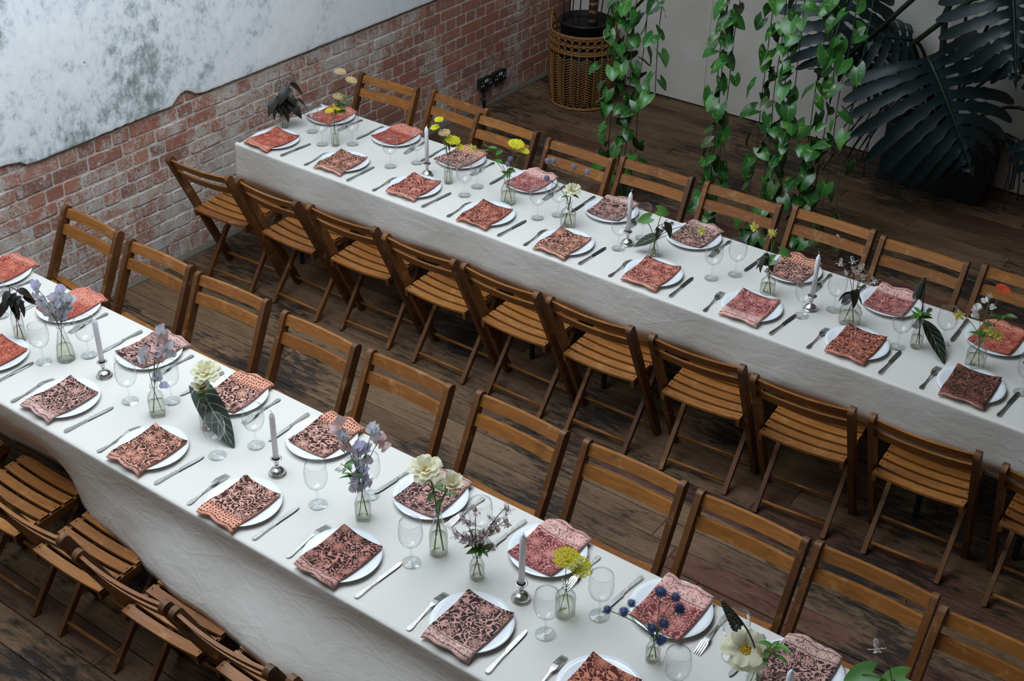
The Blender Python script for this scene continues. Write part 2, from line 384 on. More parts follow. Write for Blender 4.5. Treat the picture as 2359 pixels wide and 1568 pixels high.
sm = lambda a, b, v: (lambda q: q * q * (3 - 2 * q))(min(1, max(0, (v - a) / (b - a))))
TA = (.332, 6.6, .675, 1.355); TB = (.30, 6.4, -1.581, -.887)
cloth('tablecloth', 'pale linen tablecloth draped over the far long table', *TA, .26, .3, .335, .30,
      lambda X, d: -.088 * sm(.19, .32, d), lambda X, d: -.05 * sm(.02, .28, d), 1.0)
cloth('tablecloth', 'pale linen tablecloth draped over the near long table, bottom left', *TB, .26, .3, .318, .30,
      lambda X, d: (.15 * sm(1.55, 2.9, X) - .10 * (1 - sm(1.5, 1.95, X))) * sm(.06, .33, d), lambda X, d: -.05 * sm(.02, .28, d), 5.3)
for i, (x0, x1, y0, y1) in enumerate((TA, TB)):
    t = thing('trestle_table', ['long trestle table under the far linen cloth', 'long trestle table under the near linen cloth'][i], 'table', ((x0 + x1) / 2, (y0 + y1) / 2, 0), 0, 'long dining tables')
    lx, ly = (x1 - x0) / 2 - .03, (y1 - y0) / 2 - .012
    for k in range(3):
        a = -lx + k * 2 * lx / 3; ob('table_top', MB().box((a + .002, -ly, .72), (a + 2 * lx / 3 - .002, ly, .746)).mesh('top', PLY), t)
        for xx in (a + .22, a + 2 * lx / 3 - .22):
            for s in (-1, 1): ob('leg', MB().tube([(xx, s * .16, 0), (xx, s * .16, .72)], .014, 8).mesh('leg', STEEL_LEG), t)

# ------------------------------------------------------------------ folding chairs
def m_wood(name, ax, tones):
    t = NT(name, .48, 0, .4); o = t.obj(); r = t.rand()
    q = t.add(o, t.n('ShaderNodeCombineXYZ', {0: t.math('MULTIPLY', r, 3.1), 1: t.math('MULTIPLY', r, 7.7), 2: t.math('MULTIPLY', r, 5.3)}).outputs[0])
    sc3 = (5, 60, 60) if ax == 'x' else (60, 14, 5)
    g = t.noise(t.map(q, sc3), 1.3, 5, .65, .7); wear = t.noise(q, 14, 5, .7)
    c = t.ramp(r, [(i / (len(tones) - 1), c_) for i, c_ in enumerate(tones)])
    c = t.mix(t.n('ShaderNodeMapRange', {0: g, 1: .35, 2: .7, 3: 0, 4: .55}).outputs[0], c, '#4a2e18')
    c = t.mix(t.n('ShaderNodeMapRange', {0: wear, 1: .56, 2: .75, 3: 0, 4: .55}).outputs[0], c, '#b98f5c')
    c = t.mix(t.n('ShaderNodeMapRange', {0: t.noise(q, 5, 4, .6), 1: .6, 2: .75, 3: 0, 4: .5}).outputs[0], c, '#3b2616')
    t.color(c); t.bump(g, .2, .002); return t.m
WX = m_wood('chair_wood_slat', 'x', ['#8d5524', '#a4682c', '#985f27', '#865021']); WZ = m_wood('chair_wood_post', 'z', ['#653d1e', '#805128', '#58351a', '#744922'])
NAIL = plain('iron', '#2b2522', .5, .7)
def bar(p0, p1, wx, wd, ntop=0):   # rectangular bar in the y-z plane between two points, width wx along x, depth wd across
    (y0, z0), (y1, z1) = p0, p1; d = Vector((y1 - y0, z1 - z0)).normalized(); nn = Vector((-d.y, d.x)) * wd / 2
    P0, P1 = Vector(p0), Vector(p1)
    out = [P0 - nn, P0 + nn, P1 + nn, P1 - nn]
    if ntop:
        arc = []
        for k in range(ntop + 1):
            a = -PI / 2 + PI * k / ntop; arc.append(P1 + d * math.cos(a) * wd * .42 - nn * math.sin(a))
        out = [P0 - nn, P0 + nn] + arc
    return [(v.x, v.y) for v in out]
YO = -.16   # footprint centre
def chair_meshes():
    M = {}
    pt, pb = (-.100 + YO, .765), (.255 + YO, .0)
    for s, nm in ((-1, 'L'), (1, 'R')):
        out = bar(pb, pt, .02, .046, 8); out = [(a, max(0, b)) for a, b in out]
        M['post' + nm] = MB().prism(out, s * .193, s * .2175).mesh('post', WZ)
        out = bar((.02 + YO, .0), (.335 + YO, .405), .02, .030); out = [(a, max(0, b)) for a, b in out]
        M['leg' + nm] = MB().prism(out, s * .148, s * .168).mesh('leg', WZ)
        M['rail' + nm] = MB().prism([(.006 + YO, .396), (.335 + YO, .408), (.342 + YO, .43), (.332 + YO, .441), (.004 + YO, .427)], s * .171, s * .189).mesh('seat_rail', WZ)
    for i, (zc, hh) in enumerate(((.749, .040), (.675, .043))):
        yc = -.100 + YO + (.765 - zc) * .464
        def f(u, v, yc=yc, zc=zc, hh=hh):
            x = (u - .5) * .392; b = -.0145 * (1 - (2 * u - 1) ** 2); sg = -.004 * (1 - (2 * u - 1) ** 2)
            k = int(round(v * 4)) % 4
            dy, dz = [(-.007, -hh / 2), (.007, -hh / 2), (.007, hh / 2), (-.007, hh / 2)][k]
            return (x, yc + b + dy - dz * .464, zc + dz + sg)
        M['back%d' % i] = MB().grid(f, 12, 4).mesh('back_rail', WX)
    for i in range(6):
        y0 = .004 + YO + i * .0565; dp = .0415 if i < 5 else .050
        zz = .428 + i * .0025
        def f(u, v, y0=y0, dp=dp, zz=zz, i=i):
            x = (u - .5) * .374; sag = -.013 * (1 - (2 * u - 1) ** 2)
            k = int(round(v * 4)) % 4
            dy, dz = [(0, 0), (dp, .002), (dp, .013), (0, .011)][k]
            if i == 5 and k in (1, 2): dy -= .018 * abs(2 * u - 1) ** 6
            return (x, y0 + dy, zz + dz + sag)
        M['slat%d' % i] = MB().grid(f, 10, 4).mesh('slat', WX)
    def dow(y, z, hx, r): return MB().tube([(-hx, y, z), (hx, y, z)], r, 8).mesh('stretcher', WX, True)
    M['st0'] = dow(.055 + YO, .045, .15, .008); M['st1'] = dow(.228 + YO, .058, .196, .008); M['st2'] = dow(.335 + YO, .40, .15, .008)
    nl = MB()
    for i in range(6):
        for s in (-1, 1): nl.tube([(s * .176, .027 + YO + i * .0565, .4385 + i * .0025), (s * .176, .027 + YO + i * .0565, .4405 + i * .0025)], .003, 6)
    M['nail'] = nl.mesh('nails', NAIL)
    return M
CM = chair_meshes()
def chair(x, y, rz, label, group):
    t = thing('folding_chair', label, 'chair', (x, y, 0), rz, group)
    for k, nm in (('postL', 'back_post'), ('postR', 'back_post'), ('legL', 'rear_leg'), ('legR', 'rear_leg'), ('railL', 'seat_rail'), ('railR', 'seat_rail'), ('back0', 'back_rail'), ('back1', 'back_rail'), ('st0', 'stretcher'), ('st1', 'stretcher'), ('st2', 'stretcher')): ob(nm, CM[k], t)
    for i in range(6): ob('slat', CM['slat%d' % i], t)
    struct(ob('nails', CM['nail'], t), 'stuff')
CHS = {'c': [(.452, .284, 3.8), (.925, .306, -1.1), (1.415, .328, 2.2), (1.91, .32, 0), (2.381, .32, -.9), (2.862, .322, 1.1), (3.382, .341, 3.4), (3.864, .337, 3.8), (4.356, .367, 2.3), (4.872, .365, 1)],
       'd': [(.448, 1.836, 3.3), (.970, 1.866, -3.7), (1.378, 1.773, -1.4), (1.895, 1.74, -1.1), (2.345, 1.795, 1.1), (2.851, 1.803, .4), (3.338, 1.833, .1), (3.813, 1.803, 0), (4.30, 1.83, 0)],
       'e': [(.484, -.404, -2.5), (.999, -.43, -.1), (1.483, -.441, 2), (2.029, -.458, -1.2), (2.519, -.455, -.3), (3.054, -.425, -2.1), (3.563, -.424, .1), (4.049, -.431, -.6), (4.503, -.427, -.6), (4.955, -.475, -1)],
       'f': [(1.06, -1.97, 0), (1.555, -1.97, 0), (2.04, -1.973, .5), (2.551, -1.981, 1.6), (3.008, -1.973, .3), (3.50, -1.96, 0)]}
RN = {'c': 'wooden slatted folding chair, %s from brick wall, camera side of far table', 'd': 'wooden slatted folding chair, %s from brick wall, plant side of far table',
      'e': 'wooden slatted folding chair, %s from brick wall, aisle side of near table', 'f': 'wooden slatted folding chair, %s from left in the bottom-left corner row'}
for k, L in CHS.items():
    for i, (x, y, a) in enumerate(L):
        fwd = 1 if k in 'cf' else -1; rz = math.radians(a) + (0 if fwd > 0 else PI)
        off = .112 + .16   # from post tops back to the footprint centre
        chair(x - math.sin(rz) * off, y + math.cos(rz) * off, rz, RN[k] % ORD[i], 'wooden folding chairs')

# ------------------------------------------------------------------ tableware
CERAMIC = plain('white_ceramic', '#e6e9ec', .12, 0, .55); CERAMIC.node_tree.nodes['Principled BSDF'].inputs['Coat Weight'].default_value = .3
def m_silver():
    t = NT('silver', .24, 1); o = t.obj(); t.color(t.mix(t.noise(o, 60, 3), '#cfccc7', '#e8e6e3')); t.bump(t.noise(o, 300, 3), .12, .001); return t.m
SILVER = m_silver()
def m_orn():
    t = NT('ornate_silver', .36, 1); o = t.obj(); v = t.n('ShaderNodeTexVoronoi', {'Vector': o, 'Scale': 300}).outputs[0]
    t.color(t.mix(t.n('ShaderNodeMapRange', {0: v, 1: .1, 2: .6, 3: 1, 4: .1}).outputs[0], '#a39e97', '#d6d3ce')); t.bump(v, .25, .0015); return t.m
ORNATE = m_orn()
def m_glass(name, tint='#fbfcfc', edge='#5d686b', lo=.045, hi=.8):
    t = NT(name); lw = t.n('ShaderNodeLayerWeight', {'Blend': .38}); tr = t.n('ShaderNodeBsdfTransparent')
    t.set(tr.inputs[0], t.mix(t.math('POWER', lw.outputs[1], 3.6), tint, edge))
    gl = t.n('ShaderNodeBsdfGlossy', {'Roughness': .02, 'Color': '#ffffff'}); lw2 = t.n('ShaderNodeLayerWeight', {'Blend': .5})
    f = t.n('ShaderNodeMapRange', {0: t.math('POWER', lw2.outputs[1], 4.0), 1: 0, 2: 1, 3: lo, 4: hi}).outputs[0]
    mx = t.n('ShaderNodeMixShader', {0: f, 1: tr.outputs[0], 2: gl.outputs[0]}); t.t.links.new(mx.outputs[0], t.out.inputs[0]); return t.m
GLASS = m_glass('clear_glass', edge='#727e81'); GLASSF = m_glass('clear_glass_foot', edge='#b9c2c4', hi=.7); WATER = m_glass('vase_water', '#fbfaf3', '#c9c6b4', .02, .35)
# plate
pp = [(0, .004), (.05, .004), (.078, .0035), (.082, 0), (.086, .001), (.092, .005), (.118, .0125), (.1335, .0165), (.1352, .018), (.1342, .0192), (.117, .0155), (.096, .0105), (.086, .0085), (.05, .0078), (0, .0078)]
PLATE = MB().lathe(pp, 48).mesh('plate', CERAMIC, True)
def plate_h(r):
    for (r0, z0), (r1, z1) in zip([(0, .0078), (.086, .0085), (.117, .0155), (.1342, .0192)], [(.086, .0085), (.117, .0155), (.1342, .0192), (.14, .0192)]):
        if r <= r1: return z0 + (z1 - z0) * (r - r0) / (r1 - r0)
    return .0192
# napkins
def m_napkin(name, ground, mA, mB, border, bw, petals=6, cell=1.5, dots=0):
    t = NT(name, .95, 0, .1); r = t.rand(); uv = t.uv(); s3 = t.n('ShaderNodeSeparateXYZ', {0: uv}); v = s3.outputs[1]
    off = t.n('ShaderNodeCombineXYZ', {0: t.math('MULTIPLY', r, 9), 1: t.math('MULTIPLY', r, 23), 2: 0}).outputs[0]
    P = t.add(t.n('ShaderNodeVectorMath', {0: uv, 'Scale': .80}, operation='SCALE').outputs[0], off)
    dist = t.n('ShaderNodeVectorMath', {0: t.noise(P, 2.2, 2, out=1), 'Scale': .16}, operation='SCALE').outputs[0]
    Pd = t.add(P, dist)
    vo = t.n('ShaderNodeTexVoronoi', {'Vector': Pd, 'Scale': cell, 'Randomness': .75}, voronoi_dimensions='2D')
    loc = t.n('ShaderNodeVectorMath', {0: Pd, 1: vo.outputs['Position']}, operation='SUBTRACT').outputs[0]
    lx = t.n('ShaderNodeSeparateXYZ', {0: loc}); ang = t.math('ARCTAN2', lx.outputs[1], lx.outputs[0])
    rr = t.n('ShaderNodeVectorMath', {0: loc}, operation='LENGTH').outputs['Value']
    cr = t.n('ShaderNodeSeparateXYZ', {0: vo.outputs['Color']}); ph = t.math('MULTIPLY', cr.outputs[0], 6.28)
    cs = t.math('COSINE', t.math('ADD', t.math('MULTIPLY', ang, petals), ph))
    size = t.math('ADD', .19, t.math('MULTIPLY', cr.outputs[1], .15))
    pet = t.math('MULTIPLY', size, t.math('ADD', .78, t.math('MULTIPLY', cs, .24)))
    q = t.math('DIVIDE', rr, pet)
    flower = t.math('LESS_THAN', q, 1.0)
    ringd = t.math('GREATER_THAN', t.math('SINE', t.math('MULTIPLY', q, 10.5)), .80)
    vein = t.math('MULTIPLY', t.math('GREATER_THAN', t.math('COSINE', t.math('MULTIPLY', t.math('ADD', ang, ph), petals * 2)), .86), t.math('GREATER_THAN', q, .42))
    flower_l = t.math('MULTIPLY', flower, t.math('SUBTRACT', 1, t.math('MAXIMUM', ringd, vein)))
    nz = t.noise(P, 1.9, .3, .5, 1.6); vine = t.math('GREATER_THAN', t.math('SINE', t.math('MULTIPLY', nz, 40)), .66)
    nz2 = t.noise(t.add(P, (3.3, 1.7, 0)), 5, .0, .5, .6); leaflet = t.math('GREATER_THAN', t.math('SINE', t.math('MULTIPLY', nz2, 16)), .86)
    bg = t.math('MULTIPLY', t.math('MAXIMUM', vine, leaflet), t.math('GREATER_THAN', q, 1.14))
    fac = t.math('MAXIMUM', flower_l, bg)
    motif = t.mix(t.math('MAXIMUM', t.math('MULTIPLY', t.math('LESS_THAN', q, 1.0), cr.outputs[2]), t.noise(P, 2, 2)), mA, mB)
    c = t.mix(t.math('MULTIPLY', fac, .93), ground, motif)
    if bw:
        if dots:
            d = t.n('ShaderNodeTexVoronoi', {'Vector': uv, 'Scale': 7.5, 'Randomness': .35}, voronoi_dimensions='2D').outputs[0]
            bp = t.math('LESS_THAN', d, .26)
        else: bp = t.math('MULTIPLY', t.math('GREATER_THAN', t.math('SINE', t.math('MULTIPLY', t.noise(P, 6, .5, .5, 1.4), 26)), .55), .7)
        bc = t.mix(bp, border, ground)
        ln = t.math('LESS_THAN', t.math('ABSOLUTE', t.math('SUBTRACT', v, bw - .07)), .022)
        ln2 = t.math('LESS_THAN', t.math('ABSOLUTE', t.math('SUBTRACT', v, .13)), .02)
        bc = t.mix(t.math('MULTIPLY', t.math('MAXIMUM', ln, ln2), .75), bc, ground)
        c = t.mix(t.math('LESS_THAN', v, bw), c, bc)
    c = t.mix(t.math('LESS_THAN', v, .055), c, border)
    c = t.mix(t.math('MULTIPLY', t.noise(uv, 60, 3, .7), .12), c, border); t.color(c); t.bump(t.noise(uv, 90, 2), .25, .001); return t.m
NM = {  # ground, two motif inks, border, border depth in decimetres
    'bkpink': (m_napkin('black_pink_print', '#1c1214', '#cfa399', '#bd8a7d', '#d2aaa0', .52, 5, 1.35), 'black and dusty pink floral'),
    'bksal': (m_napkin('black_salmon_print', '#1f1213', '#d99f8a', '#cd8a74', '#d99f8b', .24, 6, 1.5), 'black and salmon floral'),
    'bkdot': (m_napkin('black_leaf_print', '#241615', '#dbb0a3', '#d09a8a', '#d8977f', .70, 5, 1.25, 1), 'pink and black leaf-print'),
    'bkred': (m_napkin('black_red_print', '#181012', '#c48f84', '#b4705f', '#c6968a', .40, 7, 1.6), 'black and brick-pink floral'),
    'marsal': (m_napkin('maroon_salmon_print', '#571f24', '#d6937e', '#c97c69', '#d79a86', .26, 6, 1.7), 'maroon and salmon floral'),
    'marpink': (m_napkin('maroon_pink_print', '#5f2329', '#d49389', '#c5786e', '#dfb0a6', .74, 6, 1.9), 'maroon floral pink-bordered'),
    'mardeep': (m_napkin('deep_maroon_print', '#451a1e', '#d18a70', '#c27660', '#cf917c', .0, 8, 1.45), 'deep maroon and orange floral'),
    'rust': (m_napkin('rust_print', '#86352d', '#cf8169', '#c26c57', '#d68f79', .45, 6, 1.9), 'rust-orange printed'),
    'rustb': (m_napkin('rust_border_print', '#7d302b', '#c66f59', '#b45a49', '#d58b78', .95, 6, 1.9), 'rust-red salmon-bordered'),
    'bkbrn': (m_napkin('black_brown_print', '#1d1716', '#8c4f3c', '#7a5348', '#b58272', .16, 9, 1.3), 'black and russet floral'),
}
def napkin_mesh(seed, over):
    r = random.Random(seed); wx, ly = .176 + r.uniform(-.006, .008), .242 + r.uniform(-.006, .006); yc = -.022 + r.uniform(-.006, .006) if over else -.004
    nu, nv = 16, 20; V = []; U = []; fold = r.uniform(.3, .7); sk = r.uniform(-.008, .008)
    def hgt(x, y):
        d = math.hypot(x, y); h = plate_h(d) + .003
        if d > .132: h = .0222 - (d - .132) ** 1.3 * 1.1
        return h
    for lay in (1, 0):
        for j in range(nv + 1):
            for i in range(nu + 1):
                u, v = i / nu, j / nv; x = (u - .5) * wx + sk * (v - .5); y = (v - .5) * ly + yc
                h = hgt(x, y); e = max(0, 1 - v / .3); th = .0045 + .002 * N3(x * 20, y * 20, seed)
                wv = e * (.0038 * (1 + math.sin(u * 9 + seed)) + .003 * N3(u * 5, 1, seed))
                ed = abs(2 * u - 1)
                z = h + .0018 * N3(x * 30, y * 30, seed + 4) + .004 * ed ** 3 * (v > .2)
                if lay: z += th + wv + .003 * math.exp(-((u - fold) / .05) ** 2) * e
                else: y += e * .004
                V.append((x, y + (.004 * e * math.sin(u * 13 + seed)), z)); U.append((u * wx * 10, v * ly * 10 if lay else .02))
    m = nu + 1; K = m * (nv + 1); F = []
    for j in range(nv):
        for i in range(nu):
            a = j * m + i; F.append((a, a + 1, a + m + 1, a + m)); F.append((K + a + m, K + a + m + 1, K + a + 1, K + a))
    for i in range(nu): F.append((i + 1, i, K + i, K + i + 1)); b = nv * m; F.append((b + i, b + i + 1, K + b + i + 1, K + b + i))
    for j in range(nv): a = j * m; F.append((a, a + m, K + a + m, K + a)); a += nu; F.append((a + m, a, K + a, K + a + m))
    return V, F, U
NAPV = {(s, o): napkin_mesh(s * 1.7, o) for s in range(5) for o in (0, 1)}
# cutlery, handle end at y=0 pointing +y
def strip(st, zf, th=.0022):   # st: list of (y, halfwidth)
    V = []; F = []; n = len(st)
    for y, hw in st:
        z = zf(y); V += [(-hw, y, z), (hw, y, z), (hw * .82, y, z + th), (-hw * .82, y, z + th)]
    for i in range(n - 1):
        for k in range(4): k2 = (k + 1) % 4; F.append((i * 4 + k, i * 4 + k2, i * 4 + 4 + k2, i * 4 + 4 + k))
    F.append((3, 2, 1, 0)); F.append(tuple(4 * (n - 1) + k for k in range(4))); return V, F
zfork = lambda y: .0012 + .010 * sm(.05, .125, y) * (1 - sm(.14, .205, y))
hnd = [(0, .004), (.004, .0085), (.012, .0105), (.022, .0102), (.035, .0075), (.055, .0048), (.085, .0034), (.112, .0032)]
FH = MB().add(*strip(hnd, zfork, .0028)).mesh('fork_handle', ORNATE)
fb = MB().add(*strip([(.110, .0032), (.118, .0045), (.126, .0085), (.134, .0115), (.150, .0122)], zfork))
for k in range(4):
    xc = (k - 1.5) * .0068; V, F = strip([(.149, .0023), (.17, .0021), (.19, .0018), (.203, .0008)], zfork); fb.add([(x + xc, y, z) for x, y, z in V], F)
FT = fb.mesh('tines', SILVER)
KH = MB().add(*strip([(0, .004), (.003, .008), (.012, .0098), (.024, .0094), (.045, .0072), (.075, .0058), (.094, .0062), (.1, .0068)], lambda y: .001, .006)).mesh('knife_handle', ORNATE)
def kb(y): return .0035
kv = MB().add(*strip([(.1, .0055), (.106, .0072), (.115, .0086), (.15, .0094), (.185, .0098), (.203, .0085), (.213, .0055), (.218, .0015)], kb, .0016))
kv.V = [(x - (.002 if y > .11 else 0), y, z) for x, y, z in kv.V]; KB = kv.mesh('blade', SILVER)
def fork(x, y, rz, label, flip=False):
    t = thing('fork', label, 'fork', (x, y, HT + .0006), rz, 'table forks'); ob('handle', FH, t); ob('tines', FT, t)
def knife(x, y, rz, label):
    t = thing('knife', label, 'knife', (x, y, HT + .0006), rz, 'table knives'); ob('handle', KH, t); ob('blade', KB, t)
SET = {
 'F': ([(.49, .815), (.977, .838), (1.465, .837), (1.941, .829), (2.411, .821), (2.892, .827), (3.39, .835), (3.882, .84), (4.377, .832), (4.86, .83)], 'rust bksal marsal mardeep bksal marsal marpink mardeep bkbrn bkpink'.split(), 'camera side of far table', 'from brick wall'),
 'R': ([(.512, 1.245), (.988, 1.25), (1.442, 1.251), (1.902, 1.25), (2.406, 1.234), (2.866, 1.246), (3.386, 1.25), (3.866, 1.25), (4.349, 1.234)], 'rust rustb bkdot marpink bkpink bkpink bkdot marpink rust'.split(), 'plant side of far table', 'from brick wall'),
 'G': ([(1.103, -1.41), (1.577, -1.432), (2.087, -1.439), (2.581, -1.452), (3.04, -1.448), (3.574, -1.432), (4.045, -1.42)], 'rust bkpink bksal bkdot bkred bkpink mardeep'.split(), 'camera side of near table', 'from left'),
 'H': ([(.553, -.985), (1.037, -.99), (1.583, -1.015), (2.081, -1.02), (2.546, -1.016), (3.081, -1.028), (3.574, -1.013), (4.045, -1.00), (4.491, -.995)], 'rust rustb bkpink bkdot bkdot bkpink marpink marpink bkpink'.split(), 'aisle side of near table', 'from left')}
SKIP_F = set()
for row, (L, naps, side, frm) in SET.items():
    out = -1 if row in 'FG' else 1   # outward direction (towards the sitter)
    base = 0 if out < 0 else PI; edge_y = {'F': .688, 'R': 1.335, 'G': -1.567, 'H': -.915}[row]
    for i, (x, y) in enumerate(L):
        o_ = ORD[i]
        tag(ob('dinner_plate', PLATE, None, (x, y, HT + .0006)), 'white china plate, %s %s, %s' % (o_, frm, side), 'plate', 'white dinner plates')
        m, ds = NM[naps[i]]; over = 1 if row in 'FG' or i % 2 else 0
        sd = rnd.randrange(5); V, F, U = NAPV[(sd, 1 if out < 0 else rnd.choice((0, 1)))]
        me = mesh('napkin', V, F, m, True, U)
        tag(ob('napkin', me, None, (x + rnd.uniform(-.004, .004), y, HT + .0006), (0, 0, base + math.radians(rnd.uniform(-4, 4)))), '%s napkin, %s %s, %s' % (ds, o_, frm, side), 'napkin', 'block-printed cloth napkins')
        # fork on the sitter's left, knife on the right
        fx, kx = x + out * .152, x - out * .160
        fork(fx + rnd.uniform(-.006, .006), edge_y + rnd.uniform(-.006, .01) * -out, base + math.radians(rnd.uniform(-2, 5)), 'ornate silver fork by %s plate %s, %s' % (o_, frm, side))
        knife(kx + rnd.uniform(-.006, .006), edge_y + rnd.uniform(-.004, .01) * -out, base + math.radians(rnd.uniform(-6, 1)), 'ornate silver knife by %s plate %s, %s' % (o_, frm, side))
# wine glasses
gp_out = [(.0, .0), (.033, 0), (.0335, .0015), (.030, .003), (.012, .006), (.0055, .011), (.0040, .02), (.0038, .05), (.0042, .066), (.0075, .0725), (.020, .079), (.032, .091), (.0395, .108), (.0418, .124), (.0412, .142), (.0392, .160), (.0365, .176)]
GB = MB().lathe(gp_out[9:] + [(.0352, .1765), (.0355, .174)], 28).mesh('bowl', GLASS, True)
GS = MB().lathe(gp_out[5:10], 14).mesh('stem', GLASS, True); GF = MB().lathe(gp_out[1:6], 28).mesh('foot', GLASSF, True)
def glass(x, y, label):
    t = thing('wine_glass', label, 'glass', (x, y, HT + .0006), rnd.uniform(0, 6), 'clear wine glasses')
    ob('foot', GF, t); ob('stem', GS, t); ob('bowl', GB, t)
GL = {'A': ([(.719, .945), (1.193, .962), (1.709, .936), (2.147, .96), (2.629, .942), (3.118, .965), (3.59, .917), (4.024, .938), (4.555, .923)], [(.559, 1.036), (.846, 1.05), (1.275, 1.084), (1.702, 1.053), (2.21, 1.049), (2.663, 1.1), (3.188, 1.062), (3.682, 1.05), (4.167, 1.077)]),
      'B': ([(.85, -1.2), (1.286, -1.311), (1.776, -1.28), (2.299, -1.314), (2.785, -1.294), (3.237, -1.325), (3.78, -1.323), (4.227, -1.295)], [(1.392, -1.169), (1.905, -1.181), (2.368, -1.184), (2.898, -1.146), (3.357, -1.102), (3.871, -1.154), (4.293, -1.053)])}
for T, (fr, bk) in GL.items():
    tn = 'far' if T == 'A' else 'near'; frm = 'from brick wall' if T == 'A' else 'from left'
    for i, (x, y) in enumerate(fr): glass(x, y, 'clear stemmed glass, %s %s in %s table\'s camera-side line' % (ORD[i], frm, tn))
    for i, (x, y) in enumerate(bk): glass(x, y, 'clear stemmed glass, %s %s in %s table\'s rear line' % (ORD[i], frm, tn))
# candlesticks and candles
CS1 = MB().lathe([(.0, 0), (.0325, 0), (.0335, .002), (.0325, .005), (.029, .0065), (.0285, .009), (.026, .016), (.019, .023), (.010, .027), (.0065, .030), (.006, .038), (.0085, .042), (.0105, .052), (.0115, .062), (.014, .0655), (.0205, .0675), (.021, .069), (.0195, .0705), (.012, .0695), (.0115, .060), (0, .060)], 32).mesh('candlestick', SILVER, True)
t = NT('candle_wax', .45, 0, .4); t.color(lin('#f3f3f7')); t.b.inputs['Subsurface Weight'].default_value = .35; t.b.inputs['Subsurface Radius'].default_value = (.02, .018, .016); WAX = t.m
CW = MB().lathe([(0, .0), (.0105, 0), (.0105, .196), (.0098, .2), (.0048, .211), (.0042, .214), (0, .215)], 20).mesh('wax', WAX, True)
WICK = plain('wick', '#d8d4cc', .9); WK = MB().tube([(0, 0, .212), (.001, 0, .220), (.004, .001, .225), (.009, .002, .226)], .0011, 5).mesh('wick', WICK)
for i, (x, y, ds) in enumerate([(1.414, .999, 'far table nearest the brick wall'), (2.64, 1.005, 'middle of the far table'), (3.597, .993, 'right part of the far table'), (1.56, -1.228, 'near table at far left'), (2.549, -1.255, 'near table, left of centre'), (3.628, -1.242, 'near table beside the yellow yarrow'), (4.549, -1.249, 'near table at the bottom right')]):
    tag(ob('candlestick', CS1, None, (x, y, HT + .0006)), 'small polished silver candlestick, ' + ds, 'candlestick', 'silver candlesticks')
    t = thing('candle', 'white taper candle in silver holder, ' + ds, 'candle', (x, y, HT + .0606), i * 1.1, 'white taper candles'); ob('wax', CW, t); ob('wick', WK, t)

# ------------------------------------------------------------------ vases
def vase_mesh(kind, r, h):
    sq = 0; nk = max(.009, r * .42); n = 28
    if kind == 'milk': prof = [(.0, .003), (r * .9, .002), (r, .012), (r, h * .42), (r * .93, h * .52), (r * .6, h * .70), (nk, h * .82), (nk * .95, h * .95), (nk * 1.15, h)]
    elif kind == 'flask': prof = [(.0, .003), (r * .95, .002), (r, .010), (r * .86, h * .35), (r * .55, h * .68), (nk * .9, h * .85), (nk * .85, h * .93), (nk * 1.05, h)]
    elif kind == 'tumbler': prof = [(.0, .004), (r * .92, .003), (r, .008), (r, h * .5), (r * .98, h * .8), (r * .8, h * .9), (r * .82, h)]
    elif kind == 'square': sq = 5; r *= .93; prof = [(.0, .004), (r * .93, .003), (r, .010), (r, h * .55), (r * .86, h * .66), (nk, h * .80), (nk * .95, h * .93), (nk * 1.12, h)]
    elif kind == 'round': prof = [(.0, .004), (r * .9, .002), (r, .010), (r, h * .50), (r * .93, h * .60), (r * .62, h * .70), (nk * .9, h * .76), (nk * .85, h * .92), (nk * 1.2, h)]
    else: prof = [(.0, .003), (r * .9, .002), (r, .010), (r * .98, h * .55), (r * .78, h * .72), (r * .58, h * .82), (r * .56, h * .92), (r * .66, h)]
    inner = [(max(0, q - .0014), z_ if i else .006) for i, (q, z_) in enumerate(prof)][::-1]; inner[-1] = (0, .007)
    body = MB().lathe(prof[1:] + inner, n, sq)
    wl_ = h * (.42 if kind != 'tumbler' else .45)
    wp = [(0, .0075), (r * .90, .008)] + [(max(0, q - .003), z_) for q, z_ in prof[2:] if .009 < z_ < wl_] + [(r * (.93 if kind != 'flask' else .74) - .002, wl_), (0, wl_)]
    return body.mesh('vase_body', GLASS, True), MB().lathe(wp, n, sq).mesh('vase_water', WATER, True), h
VT = {'A': [('tumbler', .0205, .14), ('tumbler', .022, .15), ('tumbler', .0225, .137), ('bottle', .038, .14), ('round', .038, .135), ('bottle', .024, .09), ('round', .034, .125), ('square', .042, .14), ('milk', .026, .125), ('square', .036, .14)],
      'B': [('tumbler', .024, .14), ('flask', .038, .16), ('square', .033, .135), ('bottle', .026, .13), ('square', .029, .135), ('milk', .032, .19), ('bottle', .0255, .10), ('round', .0335, .143), ('bottle', .0235, .092), ('bottle', .026, .13), ('bottle', .026, .13)]}
VDS = {'A': ['slim bottle vase holding dark burgundy foliage by the brick wall', 'slim bottle vase holding cream yarrow, second from brick wall', 'slim straight bottle vase with yellow yarrow beside a candlestick', 'wide glass jar vase with one tall bright yellow yarrow', 'round-shouldered bottle vase with a white peony and mauve scabious', 'tiny glass bottle vase with dark drooping leaf and heart leaves', 'round bottle vase with two big green heart leaves', 'square glass bottle vase holding white columbine', 'small milk-bottle vase holding a curved lupin spike', 'square bottle vase with orange poppy and white sweet pea'],
       'B': ['slim bottle vase with dark foliage at the left photo edge', 'conical flask vase holding grey-lavender sweet peas', 'square bottle vase holding blush pink sweet peas', 'bottle vase behind the big dark veined leaf', 'square faceted bottle vase holding lilac sweet peas', 'tall milk-bottle vase holding two cream peonies', 'short bottle vase crammed with pale columbine', 'round-shouldered bottle vase holding yellow yarrow', 'small bottle vase holding blue sea holly', 'bottle vase with an open yellow-centred peony', 'bottle vase at the bottom edge with broad green leaves']}

